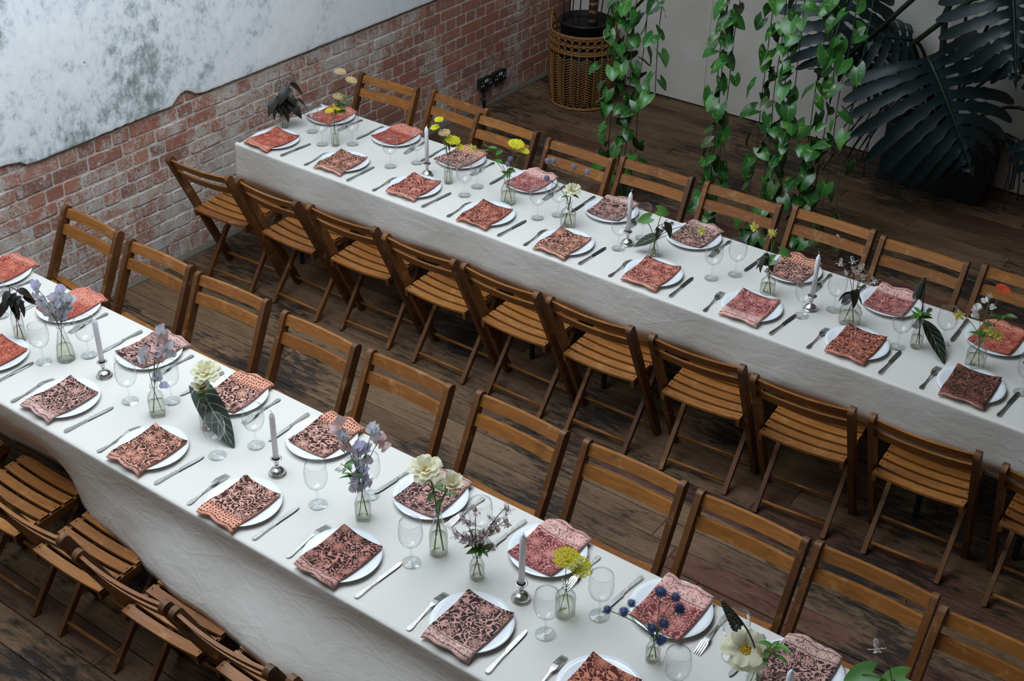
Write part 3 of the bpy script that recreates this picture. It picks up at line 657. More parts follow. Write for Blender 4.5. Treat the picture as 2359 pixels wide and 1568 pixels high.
# ------------------------------------------------------------------ flower parts
STEMG = plain('green_stem', '#5f7d3a', .6, vary=.3); STEMD = plain('dark_stem', '#3a2a26', .6, vary=.3)
def m_leaf(name, a, b, vein=None, rough=.42):
    t = NT(name, rough, 0, .45); uv = t.uv(); s3 = t.n('ShaderNodeSeparateXYZ', {0: uv}); f = t.math('ADD', t.math('MULTIPLY', t.rand(), .6), t.math('MULTIPLY', t.noise(t.obj(), 35, 3), .5))
    c = t.mix(f, a, b)
    if vein:
        x = t.math('ABSOLUTE', t.math('SUBTRACT', s3.outputs[0], .5)); mid = t.math('LESS_THAN', x, .022)
        sv = t.math('FRACT', t.math('MULTIPLY', t.math('SUBTRACT', s3.outputs[1], t.math('MULTIPLY', x, .55)), 6.0)); side = t.math('LESS_THAN', sv, .085)
        c = t.mix(t.math('MULTIPLY', t.math('MAXIMUM', mid, side), .8), c, vein)
    t.color(c); t.b.inputs['Subsurface Weight'].default_value = 0; return t.m
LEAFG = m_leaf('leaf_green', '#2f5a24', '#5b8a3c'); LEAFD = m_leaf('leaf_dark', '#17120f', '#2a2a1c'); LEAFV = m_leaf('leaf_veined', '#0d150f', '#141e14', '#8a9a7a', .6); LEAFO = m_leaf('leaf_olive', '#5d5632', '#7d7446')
def m_petal(name, a, b, tr=.4):
    t = NT(name, .7, 0, .2); uv = t.uv(); v = t.n('ShaderNodeSeparateXYZ', {0: uv}).outputs[1]
    f = t.math('ADD', t.math('MULTIPLY', t.rand(), .5), t.math('MULTIPLY', t.noise(t.obj(), 60, 3), .5)); t.color(t.mix(f, a, b))
    tl = t.n('ShaderNodeBsdfTranslucent', {0: b}); mx = t.n('ShaderNodeMixShader', {0: tr, 1: t.b.outputs[0], 2: tl.outputs[0]}); t.t.links.new(mx.outputs[0], t.out.inputs[0]); return t.m
PETC = m_petal('peony_petal', '#e6dfb6', '#f2efdb'); PETL = m_petal('lilac_petal', '#a79fce', '#d3cfe2'); PETK = m_petal('blush_petal', '#cba6ac', '#e6cbc6'); PETW = m_petal('columbine_petal', '#c3b5b2', '#e4dad6')
PETW2 = m_petal('white_petal', '#cfc9c6', '#ece9e6'); PETY = m_petal('yellow_petal', '#d8cf5a', '#efe88a'); PETO = m_petal('orange_petal', '#b8402a', '#d9603c'); PETG = m_petal('grey_lilac_petal', '#b4b2be', '#d9d9de')
YAR = plain('yarrow_yellow', '#e2da2c', .8, vary=.22); YCR = plain('yarrow_cream', '#cdb389', .85, vary=.2); STAM = plain('stamen', '#e8b51e', .8, vary=.2); SCAB = plain('scabious', '#8d8496', .85, vary=.3); SEAH = plain('sea_holly', '#4a5c82', .7, vary=.4); BRAC = plain('sea_holly_bract', '#55636b', .7, vary=.3); LUP = plain('lupin_bud', '#3f4030', .75, vary=.4); LUPT = plain('lupin_tip', '#7f8f4a', .75, vary=.2)
def leaf_mesh(name, prof, mat, fold=.25, droop=.25, nu=4, nv=10, cup=0, arrow=0):
    V = []; U = []; 
    for j in range(nv + 1):
        v = j / nv; w_ = prof(v)
        for i in range(nu + 1):
            u = i / nu; a = 2 * u - 1; x = a * w_
            y = v - arrow * abs(a) * max(0, 1 - v * 2.2) * .5
            V.append((x, y, abs(a) * w_ * fold - droop * v * v + cup * (1 - a * a) * w_)); U.append((u, v))
    m = nu + 1; F = [(j * m + i, j * m + i + 1, (j + 1) * m + i + 1, (j + 1) * m + i) for j in range(nv) for i in range(nu)]
    return mesh(name, V, F, mat, True, U)
lance = lambda v: .19 * math.sin(PI * min(1, v ** .8)) ** .9 + .004
heart = lambda v: .40 * (math.sin(PI * min(1, (v * .93 + .07)) ** .62)) ** .8 + .004
oval = lambda v: .27 * math.sin(PI * v ** .75) ** .8 + .004
LM = {'lance_g': leaf_mesh('leaf', lance, LEAFG), 'lance_d': leaf_mesh('leaf', oval, LEAFD, .2, .5), 'heart_g': leaf_mesh('leaf', heart, LEAFG, .18, .3, arrow=.6), 'veined': leaf_mesh('leaf', lambda v: .195 * (math.sin(PI * min(1, (v * .92 + .08)) ** .7)) ** .75 + .003, LEAFV, .12, .10, 6, 14, arrow=.5), 'lance_v': leaf_mesh('leaf', lance, LEAFV, .2, .12, 4, 14), 'olive': leaf_mesh('leaf', lance, LEAFO)}
def frame(dirv, up=(0, 0, 1), roll=0):
    y = Vector(dirv).normalized(); u = Vector(up); x = y.cross(u)
    if x.length < 1e-3: x = y.cross(Vector((0, 1, 0)))
    x.normalize(); z = x.cross(y); m = Matrix((x, y, z)).transposed().to_4x4(); return m @ Matrix.Rotation(roll, 4, 'Y')
def put_leaf(parent, me, at, dirv, size, roll=0, up=(0, 0, 1), name='leaf'):
    return ob(name, me, parent, mat4=Matrix.Translation(at) @ frame(dirv, up, roll) @ Matrix.Scale(size, 4))
OCT_V = [(1, 0, 0), (-1, 0, 0), (0, 1, 0), (0, -1, 0), (0, 0, 1), (0, 0, -1)]; OCT_F = [(0, 2, 4), (2, 1, 4), (1, 3, 4), (3, 0, 4), (2, 0, 5), (1, 2, 5), (3, 1, 5), (0, 3, 5)]
def octa(mb, c, r): mb.add([(c[0] + x * r, c[1] + y * r, c[2] + z_ * r) for x, y, z_ in OCT_V], OCT_F)
def yarrow_mesh(seed, mat, asym=1.0):
    r = random.Random(seed); mb = MB()
    for k in range(300):
        a = 2.39996 * k; d = math.sqrt((k + .5) / 300) * (1 + .12 * N3(math.cos(a) * 2, math.sin(a) * 2, seed)); 
        octa(mb, (d * math.cos(a) * asym, d * math.sin(a), .16 * (1 - d * d) + r.uniform(-.05, .05) + .07 * N3(d * math.cos(a) * 4, d * math.sin(a) * 4, seed)), r.uniform(.05, .085))
    return mb.mesh('flower_head', mat)
def umbel_mesh():
    mb = MB()
    for k in range(9):
        a = k * 2.4; d = .25 + .6 * (k / 9); mb.tube([(0, 0, -.75), (d * .4 * math.cos(a), d * .4 * math.sin(a), -.3), (d * math.cos(a), d * math.sin(a), 0)], .03, 4)
    return mb.mesh('umbel', STEMG)
UMB = umbel_mesh(); YH = [yarrow_mesh(i, YAR) for i in range(3)]; YC = [yarrow_mesh(i + 5, YCR) for i in range(2)]
def petal_mesh(name, mat, open_, seed, wid=.62, ln=1.0):
    def f(u, v):
        a = (u - .5) * 2 * wid * (math.sin(PI * (v * .80 + .12)) ** .7); ph = .15 + open_ * v * 1.25
        R = ln * (math.sin(ph) * .9 * v ** .7 + .02); z_ = ln * (math.cos(ph * .8) * v * .95); R -= .30 * (1 - open_) * v ** 3
        ru = .05 * v * N3(u * 4, v * 2, seed)
        return ((R + ru) * math.sin(a) * 1.1, (R + ru) * math.cos(a), z_ + .06 * v * math.sin(u * 9 + seed) * .6)
    mb = MB().grid(f, 6, 6); return mb.mesh(name, mat, True)
PT = {o_: petal_mesh('petal', PETC, o_, i) for i, o_ in enumerate((.35, .6, .85, 1.15))}
def stamen_mesh():
    mb = MB(); r = random.Random(2)
    for k in range(60):
        a = 2.39996 * k; d = .38 * math.sqrt(k / 60); octa(mb, (d * math.cos(a), d * math.sin(a), .30 + .06 * r.random() - d * .2), .05)
    return mb.mesh('stamens', STAM)
STA = stamen_mesh()
def peony(parent, at, size, openness, tilt):
    m = Matrix.Translation(at) @ tilt @ Matrix.Scale(size, 4)
    b = ob('bloom', STA, parent, mat4=m)
    if openness == 'bud': lay = [(.35, 5, 0), (.35, 5, .6), (.6, 5, .3)]
    elif openness == 'open': lay = [(1.15, 5, 0), (.85, 6, .5), (1.15, 4, .9)]
    else: lay = [(.85, 6, 0), (.6, 5, .5), (1.15, 5, .2), (.35, 3, .8)]
    for o_, n_, off in lay:
        for k in range(n_): ob('petal', PT[o_], b, (0, 0, 0), (0, 0, 2 * PI * (k + off) / n_), 1 + .1 * math.sin(k * 3 + off))
def pea_mesh(mat, seed):
    mb = MB()
    def std(u, v):
        a = (u - .5) * 2; return (a * .62 * math.sin(PI * (v * .75 + .12)) ** .6 * (1 + .12 * math.sin(v * 5)), .28 * v - .25 * v * abs(a) + .07 * math.sin(a * 7 + seed) * v, .05 + .95 * v - .12 * a * a)
    mb.grid(std, 6, 5)
    for s in (-1, 1):
        def wing(u, v, s=s): a = u - .5; return (s * (.05 + .36 * v * (1 - .3 * abs(a))) , -.12 - .32 * v + .3 * a * .5, .1 + .46 * v + a * .5)
        mb.grid(wing, 3, 4)
    return mb.mesh('floret', mat, True)
PEA = {'l': [pea_mesh(PETL, 1), pea_mesh(PETG, 2), pea_mesh(PETG, 4)], 'k': [pea_mesh(PETK, 3), pea_mesh(PETG, 5)], 'p': [pea_mesh(PETW2, 6)]}
def columbine_mesh(mat, seed):
    mb = MB()
    for k in range(5):
        a = 2 * PI * k / 5
        def pet(u, v, a=a): q = (u - .5) * 2; r = .10 + .34 * v; th = a + q * .42; return (r * math.cos(th), r * math.sin(th), .15 + .42 * v - .1 * q * q)
        mb.grid(pet, 3, 3)
        def sep(u, v, a=a): q = (u - .5) * 2; r = .08 + .85 * v; w_ = .24 * math.sin(PI * (v * .85 + .1)); th = a + PI / 5; return (r * math.cos(th) - q * w_ * math.sin(th), r * math.sin(th) + q * w_ * math.cos(th), .12 + .25 * v - .25 * v * v + .03 * q)
        mb.grid(sep, 2, 4)
        mb.tube([(.10 * math.cos(a), .10 * math.sin(a), .18), (.24 * math.cos(a), .24 * math.sin(a), -.2), (.20 * math.cos(a), .20 * math.sin(a), -.62), (.10 * math.cos(a), .10 * math.sin(a), -.78)], [.09, .06, .03, .03], 5)
    return mb.mesh('floret', mat, True)
COLW, COLW2, COLY = columbine_mesh(PETW, 1), columbine_mesh(PETW2, 1), columbine_mesh(PETY, 2)
def spiky(n_, core, ln, mat, seed, name='flower_head', wid=.05):
    mb = MB(); r = random.Random(seed)
    mb.lathe([(0, -core), (core * .7, -core * .7), (core, 0), (core * .7, core * .75), (0, core)], 10)
    for k in range(n_):
        z_ = 1 - 2 * (k + .5) / n_; a = 2.39996 * k; q = math.sqrt(1 - z_ * z_); d = Vector((q * math.cos(a), q * math.sin(a), z_)); e_ = d.cross(Vector((.2, .5, .8))).normalized() * wid; g = d.cross(e_)
        b = d * core * .9; t_ = d * (core + ln * r.uniform(.6, 1.1)); mb.add([b + e_, b - e_ * .5 + g * .86, b - e_ * .5 - g * .86, t_], [(0, 1, 3), (1, 2, 3), (2, 0, 3)])
    return mb.mesh(name, mat)
ERY = spiky(150, .62, .42, SEAH, 3); SCB = spiky(160, .72, .32, SCAB, 4, wid=.09)
def bract_mesh():
    mb = MB()
    for k in range(9):
        a = 2 * PI * k / 9; c_, s_ = math.cos(a), math.sin(a); mb.add([(.3 * c_ - .1 * s_, .3 * s_ + .1 * c_, -.35), (.3 * c_ + .1 * s_, .3 * s_ - .1 * c_, -.35), (1.35 * c_, 1.35 * s_, -.25), (.3 * c_, .3 * s_, -.25)], [(0, 1, 2), (0, 2, 3), (1, 3, 2)])
    return mb.mesh('bract', BRAC)
BRM = bract_mesh()
def lupin_mesh():
    mb = MB(); r = random.Random(9)
    for k in range(150):
        v = k / 150; a = 2.39996 * k; R = .13 * (1 - v) ** .6 + .02; octa(mb, (R * math.cos(a), R * math.sin(a), v), .048 * (1 - v * .6) + .010)
    return mb
lm_ = lupin_mesh(); LU = lm_.mesh('flower_spike', LUP); LUT = MB()
for k in range(30):
    v = .74 + .26 * k / 30; a = 2.39996 * k; R = .05 * (1.03 - v) * 3; octa(LUT, (R * math.cos(a), R * math.sin(a), v + .02), .034)
LUT = LUT.mesh('spike_tip', LUPT)
def poppy_mesh():
    mb = MB()
    for k in range(6):
        a = 2 * PI * k / 6
        def f(u, v, a=a): q = (u - .5) * 2; th = a + q * .65; r = v; return (r * math.cos(th), r * math.sin(th), .25 * v - .1 * v * v + .08 * math.sin(q * 6 + k) * v + .02 * k)
        mb.grid(f, 5, 4)
    return mb.mesh('bloom', PETO, True)
POP = poppy_mesh()

KIND = {'d': ('foliage_stem', 'dark burgundy leafy stem', 'foliage'), 't': ('twig', 'thin dark bare twig', 'twig'), 'c': ('yarrow', 'cream yarrow stem', 'flower'), 'y': ('yarrow', 'bright yellow yarrow stem', 'flower'), 'Y': ('yarrow', 'broad yellow yarrow stem', 'flower'), 'g': ('foliage_stem', 'green leafy sprig', 'foliage'), 's': ('scabious', 'mauve scabious stem', 'flower'), 'q': ('columbine', 'yellow columbine stem', 'flower'), 'P': ('peony', 'cream open peony', 'flower'), 'B': ('peony', 'cream cup-shaped peony', 'flower'), 'h': ('leaf_stem', 'broad green heart leaf', 'foliage'), 'w': ('columbine', 'pale columbine stem', 'flower'), 'L': ('lupin', 'dark lupin spike', 'flower'), 'p': ('sweet_pea', 'white sweet pea stem', 'flower'), 'O': ('poppy', 'orange poppy stem', 'flower'), 'l': ('sweet_pea', 'lilac-grey sweet pea stem', 'flower'), 'k': ('sweet_pea', 'blush sweet pea stem', 'flower'), 'e': ('sea_holly', 'blue sea holly stem', 'flower')}
VASES = {'A': [
 (.402, .975, [('d', -.026, -.027, .198), ('d', .02, .021, .185), ('d', .067, .069, .168), ('d', .042, .044, .272), ('t', -.002, -.002, .333), ('t', .052, .054, .341), ('d', -.024, -.025, .09)]),
 (.785, .979, [('c', .035, .034, .422), ('c', .074, .072, .374), ('c', .023, .022, .284), ('y', -.015, -.015, .206), ('y', .017, .017, .219), ('g', .058, .056, .25), ('g', .077, .074, .298)]),
 (1.556, .997, [('y', -.035, -.028, .353), ('y', -.051, -.041, .311), ('c', -.014, -.011, .282), ('Y', .019, .015, .241), ('y', .048, .038, .205)]),
 (1.937, 1.0, [('Y', .029, .021, .326), ('y', .064, .046, .29), ('s', -.003, -.002, .218), ('s', .007, .005, .244), ('g', -.006, -.004, .183), ('q', -.143, -.102, .299), ('g', -.101, -.073, .323)]),
 (2.314, .98, [('P', .012, .008, .201), ('s', -.092, -.059, .346), ('s', -.069, -.045, .349), ('s', .015, .01, .322), ('s', .068, .044, .298), ('s', -.093, -.06, .255)]),
 (2.806, .967, [('h', -.045, -.024, .2), ('h', .022, .012, .245), ('d', .044, .024, .206), ('q', .188, .101, .164), ('t', .113, .061, .179)]),
 (3.388, .985, [('h', -.011, -.005, .175), ('h', .051, .021, .226), ('q', -.083, -.034, .331), ('q', -.013, -.006, .316), ('d', -.036, -.015, .213)]),
 (3.785, .977, [('w', -.072, -.024, .293), ('w', -.029, -.01, .312), ('w', .01, .003, .288), ('w', .019, .006, .243), ('w', .068, .023, .234), ('d', -.005, -.002, .176)]),
 (4.085, .986, [('L', -.021, -.006, .337), ('g', -.014, -.004, .176), ('g', -.025, -.007, .152)]),
 (4.338, .982, [('p', -.006, -.001, .334), ('p', -.041, -.009, .271), ('O', .032, .007, .382), ('g', .004, .001, .163), ('q', -.101, -.022, .23), ('q', .028, .006, .187), ('q', .06, .013, .177), ('g', .084, .018, .289)])],
 'B': [
 (1.075, -1.265, [('d', -.001, -.001, .267), ('d', .016, .027, .248), ('d', .026, .045, .206), ('d', -.011, -.018, .212)]),
 (1.341, -1.242, [('l', -.032, -.05, .352), ('l', -.029, -.046, .295), ('l', .016, .026, .312), ('l', -.004, -.006, .281), ('l', .016, .026, .251), ('l', -.015, -.024, .229), ('l', .002, .003, .208), ('l', .028, .044, .261)]),
 (1.926, -1.271, [('k', .033, .046, .357), ('k', .025, .035, .315), ('k', -.009, -.013, .274), ('k', .041, .057, .289), ('k', .014, .02, .267), ('l', .014, .02, .166)]),
 (2.143, -1.218, [('P', .014, .018, .258), ('B', 0, 0, .191)]),
 (2.959, -1.25, [('k', -.042, -.04, .408), ('k', -.041, -.039, .342), ('k', .035, .033, .382), ('k', .049, .047, .331), ('l', -.005, -.005, .303), ('l', .015, .014, .291), ('l', -.005, -.004, .221), ('l', .014, .013, .174), ('l', -.022, -.021, .165), ('g', -.048, -.046, .245)]),
 (3.28, -1.233, [('P', -.028, -.023, .366), ('B', .038, .031, .3)]),
 (3.454, -1.249, [('w', -.035, -.026, .251), ('w', -.005, -.004, .287), ('w', -.005, -.004, .168), ('w', .018, .014, .194), ('w', .045, .034, .231), ('w', .075, .056, .238), ('w', .075, .057, .292), ('w', -.054, -.041, .189), ('w', -.035, -.026, .168), ('w', .038, .029, .137), ('g', .014, .011, .118)]),
 (3.78, -1.214, [('Y', -.004, -.002, .24), ('Y', .032, .02, .208)]),
 (4.103, -1.213, [('e', -.071, -.035, .223), ('e', -.089, -.044, .184), ('e', .004, .002, .284), ('e', .044, .021, .271), ('e', .058, .029, .227), ('e', -.009, -.004, .132), ('e', .021, .01, .158), ('e', .018, .009, .088), ('e', -.134, -.066, .183)]),
 (4.405, -1.13, [('P', -.039, -.014, .167), ('c', .016, .006, .168), ('g', .051, .019, .16), ('g', .049, .018, .208), ('L', -.121, -.044, .325)]),
 (4.767, -.993, [('h', -.089, -.019, .137), ('h', -.001, 0, .155), ('w', -.067, -.014, .257)])]}
CAMDIR = Vector((.5, -.7, .55)).normalized()
SIDE = Vector((.809, .588, .018))
def bez(p0, p1, p2, n_=8): return [p0 * (1 - k / n_) ** 2 + p1 * 2 * (k / n_) * (1 - k / n_) + p2 * (k / n_) ** 2 for k in range(n_ + 1)]
def place_words(i, n_, tops):
    if n_ == 1: return 'only one'
    if i == 0: return 'leftmost'
    if i == n_ - 1: return 'rightmost'
    return ORD[i] + ' from left'
for T in 'AB':
    for vi, (bx, by, fl_) in enumerate(VASES[T]):
        kind, vr, vh = VT[T][vi]; body, water, _ = vase_mesh(kind, vr, vh)
        v = thing('bud_vase', VDS[T][vi], 'vase', (bx, by, HT + .0006), rnd.uniform(-.4, .4) + .6, 'glass bud vases'); ob('glass_body', body, v); ob('water', water, v)
        cnt = {}
        for e in fl_: cnt.setdefault(KIND[e[0]][1], []).append(e)
        for e in fl_:
            k, dx, dy, dz = e; nm, ds, cat = KIND[k]; same = sorted(cnt[ds], key=lambda q: (round(q[1], 3), q[3])); pos_ = place_words(same.index(e), len(same), None)
            short = ('in %s vase from %s on the %s table' % (ORD[vi], 'brick wall' if T == 'A' else 'left', 'far' if T == 'A' else 'near'))
            lab = ('%s %s' % (ds, short)) if len(same) == 1 else ('%s, %s %s' % (ds, pos_, short))
            lab = lab.replace(' on the ', ', ')
            t = thing(nm, lab, cat, (bx, by, HT + .0006), 0, None)
            head = Vector((dx, dy, dz)); nkr = vr * .3; ang = math.atan2(dy, dx) + rnd.uniform(-.5, .5)
            neck = Vector((math.cos(ang) * nkr * .5, math.sin(ang) * nkr * .5, vh)); root = Vector((-math.cos(ang) * vr * .5, -math.sin(ang) * vr * .5, .012))
            out = (head - neck); low = head.z < vh + .02
            ctrl = neck + Vector((out.x * .2, out.y * .2, max(.02, out.z * .6))) if not low else neck + Vector((out.x * .5, out.y * .5, .04))
            nodding = k in 'wq'
            tip = head + (Vector((0, 0, .012)) if nodding else Vector((0, 0, 0)))
            pts = [root] + bez(neck, ctrl, tip)
            dark = k in 'dtwsL' and not (k == 'w' and T == 'A' and 0); rs = {'P': .0032, 'B': .0032, 'L': .0026, 'h': .002}.get(k, .0014)
            ob('stem', MB().tube(pts, rs, 6).mesh('stem', STEMD if dark else STEMG, True), t)
            d = (pts[-1] - pts[-3]).normalized()
            def face(tl=.5): return frame((0, 0, 1), (0, 1, 0)) if 0 else (d * .5 + Vector((0, 0, 1)) * .5 + CAMDIR * tl).to_track_quat('Z', 'Y').to_matrix().to_4x4()
            if k in 'yYc':
                S = {'y': .024, 'Y': .040, 'c': .032}[k] * (1.0 if T == 'A' else (1.05 if k == 'Y' else .9)); hm = Matrix.Translation(head) @ face(.25) @ Matrix.Rotation(rnd.uniform(0, 6), 4, 'Z') @ Matrix.Scale(S, 4)
                hd = ob('flower_head', rnd.choice(YC if k == 'c' else YH), t, mat4=hm); ob('umbel', UMB, hd)
                if k != 'Y' or T == 'A': put_leaf(t, LM['olive'], pts[4], (out.x + .3 * rnd.uniform(-1, 1), out.y + .3 * rnd.uniform(-1, 1), .3), .035)
            elif k in 'PB':
                ln = {('A', 4): .048, ('B', 3): .062, ('B', 5): .062, ('B', 9): .072}.get((T, vi), .05)
                op = 'bud' if k == 'B' else ('open' if (T, vi) in (('B', 9),) else 'mid')
                peony(t, head - Vector((0, 0, ln * .35)), ln * (1.0 if k == 'P' else 1.0), op, (Vector((0, 0, 1)) + CAMDIR * (.9 if op == 'open' else .35)).to_track_quat('Z', 'Y').to_matrix().to_4x4())
                for q in range(3): put_leaf(t, LM['lance_g'], pts[4 + q], (math.cos(q * 2.2 + vi), math.sin(q * 2.2 + vi), .2), .05)
            elif k in 'lkp':
                for q in range(3):
                    off = Vector((rnd.uniform(-.012, .012), rnd.uniform(-.012, .012), -.022 * q + rnd.uniform(-.006, .006))) if q else Vector((0, 0, 0))
                    fm = (CAMDIR * .6 + Vector((rnd.uniform(-1, 1), rnd.uniform(-1, 1), rnd.uniform(-.2, .6)))).normalized()
                    ob('floret', rnd.choice(PEA[k]), t, mat4=Matrix.Translation(head + off) @ (-fm).to_track_quat('Y', 'Z').to_matrix().to_4x4() @ Matrix.Scale(rnd.uniform(.026, .034) * (1.15 if T == 'B' else .85), 4))
            elif k in 'wq':
                me = COLY if k == 'q' else (COLW2 if T == 'A' else COLW)
                dn = (Vector((0, 0, -1 if k == 'w' else -.4)) + CAMDIR * .6 + Vector((rnd.uniform(-.6, .6), rnd.uniform(-.6, .6), 0))).normalized()
                ob('floret', me, t, mat4=Matrix.Translation(head) @ dn.to_track_quat('Z', 'Y').to_matrix().to_4x4() @ Matrix.Scale({'w': .030 if T == 'B' else .026, 'q': .030}[k], 4))
                if k == 'w' and vi in (6, 7):
                    for q in range(2): ob('bud', me, t, mat4=Matrix.Translation(pts[6] + Vector((rnd.uniform(-.02, .02), rnd.uniform(-.02, .02), .01))) @ Vector((rnd.uniform(-1, 1), rnd.uniform(-1, 1), -.6)).to_track_quat('Z', 'Y').to_matrix().to_4x4() @ Matrix.Scale(.016, 4))
                    put_leaf(t, LM['olive'], pts[5], (rnd.uniform(-1, 1), rnd.uniform(-1, 1), .1), .028)
            elif k == 's': ob('flower_head', SCB, t, mat4=Matrix.Translation(head) @ Matrix.Scale(.0165, 4))
            elif k == 'e':
                S = rnd.uniform(.016, .022); hd = ob('flower_head', ERY, t, mat4=Matrix.Translation(head) @ face(.2) @ Matrix.Scale(S, 4)); ob('bract', BRM, hd)
            elif k == 'L':
                ln = .105 if T == 'A' else .10; dr = Vector((-.15, -.05, -1)) if T == 'A' else Vector((.55, .1, -.8))
                hm = Matrix.Translation(head) @ dr.to_track_quat('Z', 'Y').to_matrix().to_4x4() @ Matrix.Scale(-ln, 4) @ Matrix.Translation((0, 0, -1)) if 0 else Matrix.Translation(head + dr.normalized() * ln) @ (-dr).to_track_quat('Z', 'Y').to_matrix().to_4x4() @ Matrix.Scale(ln, 4)
                sp = ob('flower_spike', LU, t, mat4=hm); ob('spike_tip', LUT, sp)
            elif k == 'O': ob('bloom', POP, t, mat4=Matrix.Translation(head) @ face(.3) @ Matrix.Scale(.030, 4))
            elif k == 'h':
                dr = {0: (-.5, -.35, -.25), 1: (.6, .5, .05)}[len([q for q in t.name if q == '1']) % 2] if 0 else ((SIDE * (-1 if dx < 0 or (T == 'A' and vi == 6 and dx < .02) else 1)) * .8 + Vector((0, 0, -.25)))
                S = .062 if T == 'A' else .085
                put_leaf(t, LM['heart_g'], head - Vector(dr).normalized() * S * .35, dr, S, rnd.uniform(-.3, .3), tuple(CAMDIR + Vector((0, 0, .5))))
            elif k in 'dg':
                big = T == 'A' and vi == 0; me = LM['lance_d'] if k == 'd' else LM['lance_g']
                for q in range(5 if k == 'd' else 6):
                    a = q * 2.4 + vi; S = rnd.uniform(.04, .062) * (1.75 if big else 1.25 if k == 'd' else 1.0)
                    at = pts[min(8, 5 + q % 4)] if k == 'd' else pts[min(8, 4 + q % 5)]
                    put_leaf(t, me, at, (math.cos(a), math.sin(a), -.5 if k == 'd' else .35), S, rnd.uniform(-.6, .6))
# three large leaves leaning out of their bottles
def big_leaf(label, me, base, a, b, up, mid=.06):
    t = thing('large_leaf', label, 'leaf', base, 0); B = Vector(base); a, b = Vector(a) - B, Vector(b) - B; L = (b - a).length
    ob('leaf_blade', me, t, mat4=Matrix.Translation(a) @ frame(b - a, up) @ Matrix.Scale(L, 4))
    ob('stem', MB().tube(bez(Vector((0, 0, .02)), Vector((0, 0, .12)), a), .002, 6).mesh('stem', STEMG, True), t)
big_leaf('big dark leaf with pale veins below the cream peonies', LM['veined'], (2.143, -1.218, HT + .0006), (2.110, -1.190, .878), (2.325, -1.258, .775), (.35, -.5, .8))
big_leaf('long dark leaf drooping from the lupin vase', LM['lance_v'], (4.085, .986, HT + .0006), (4.080, 1.045, .855), (4.243, .925, .775), (.5, -.2, .8))
big_leaf('dark drooping leaf leaning left from the tiny bottle', LM['lance_v'], (2.806, .967, HT + .0006), (2.812, 1.018, .852), (2.700, .948, .790), (-.1, -.6, .8))

# ------------------------------------------------------------------ plants along the back wall
def m_pothos():
    t = NT('pothos_leaf', .32, 0, .5); r = t.rand(); o = t.obj()
    base = t.ramp(r, [(0, '#173a18'), (.35, '#265523'), (.7, '#33692a'), (.92, '#417633'), (1, '#4a4a35')])
    va = t.noise(t.add(o, t.n('ShaderNodeCombineXYZ', {0: t.math('MULTIPLY', r, 20)}).outputs[0]), 2.6, 5, .65, .8)
    c = t.mix(t.n('ShaderNodeMapRange', {0: va, 1: .56, 2: .66, 3: 0, 4: .6}).outputs[0], base, '#8fae4c')
    uv = t.n('ShaderNodeSeparateXYZ', {0: t.uv()}); mid = t.math('LESS_THAN', t.math('ABSOLUTE', t.math('SUBTRACT', uv.outputs[0], .5)), .02)
    t.color(t.mix(t.math('MULTIPLY', mid, .4), c, '#86b057')); return t.m
POTH = m_pothos(); VINE = plain('vine_stem', '#33402a', .6, vary=.35); MONS = m_leaf('monstera_leaf', '#08191a', '#0f2527', None, .45); MSTEM = plain('monstera_stem', '#1c2a1c', .5, vary=.2); ROOT = plain('aerial_root', '#2b1d16', .8, vary=.3); POTB = plain('black_planter', '#0b0b0c', .6); SOIL = plain('soil', '#17110d', .95); TERR = plain('hanging_pot', '#3a3430', .7)
PL = [leaf_mesh('leaf', lambda v: .50 * (math.sin(PI * min(1, (v * .93 + .07)) ** .56)) ** .75 + .004, POTH, f_, d_, 6, 9, c_, .75) for f_, d_, c_ in ((.15, .22, .05), (.35, .35, 0), (-.1, .15, .12), (.25, .5, 0))]
def pothos(label, x, y, ztop_in, strands, seed, spread):
    r = random.Random(seed); t = thing('hanging_pothos', label, 'plant', (x, y, 0), 0, 'trailing pothos plants')
    ob('hanging_pot', MB().lathe([(0, 2.55), (.09, 2.55), (.13, 2.80), (.135, 2.80), (.125, 2.79), (0, 2.79)], 20).mesh('pot', TERR, True), t)
    ob('cord', MB().tube([(-.13, 0, 2.79), (0, 0, 3.2), (.13, 0, 2.79)], .004, 5).tube([(0, 0, 3.2), (0, 0, ZC)], .004, 5).mesh('cord', STEMD), t)
    for s, (ox, zb, nleaf, zmax) in enumerate(strands):
        oy = r.uniform(-.05, .05); pts = [Vector((ox * .3, oy, 2.80)), Vector((ox * .8, oy, 2.6))]; z_ = 2.4; k = 0
        while z_ > zb:
            pts.append(Vector((ox + .018 * N3(z_ * 2.3, s, seed) + .02 * N3(z_ * .8, s + 9, seed), oy + .02 * N3(z_ * 2, s + 4, seed), z_))); z_ -= .07
        ob('vine', MB().tube(pts, .0028, 5, False).mesh('vine', VINE, True), t)
        for q in range(nleaf):
            zz = zb + (zmax - zb) * (q + r.random() * .8) / nleaf; i = min(range(len(pts)), key=lambda j: abs(pts[j].z - zz)); at = pts[i] + Vector((0, 0, zz - pts[i].z))
            a = r.uniform(0, 2 * PI); outv = Vector((math.cos(a), math.sin(a) - .45, 0)); at2 = at + outv * r.uniform(.015, .055)
            dr = outv * r.uniform(.2, .9) + Vector((r.uniform(-.5, .5), r.uniform(-.4, .4), -1)) * r.uniform(.25, .9); S = r.uniform(.058, .098)
            put_leaf(t, r.choice(PL), at2, dr, S, r.uniform(-.5, .5), tuple(outv * .7 + CAMDIR * .6 + Vector((r.uniform(-.5, .5), r.uniform(-.5, .5), .7))))
pothos('trailing pothos vines hanging beside the rattan basket', 1.62, 2.62, 0, [(-.13, .62, 8, 1.42), (-.07, .05, 20, 1.42), (-.02, .10, 20, 1.42), (.04, .06, 21, 1.42), (.09, .22, 17, 1.42), (.19, .72, 8, 1.42)], 11, .1)
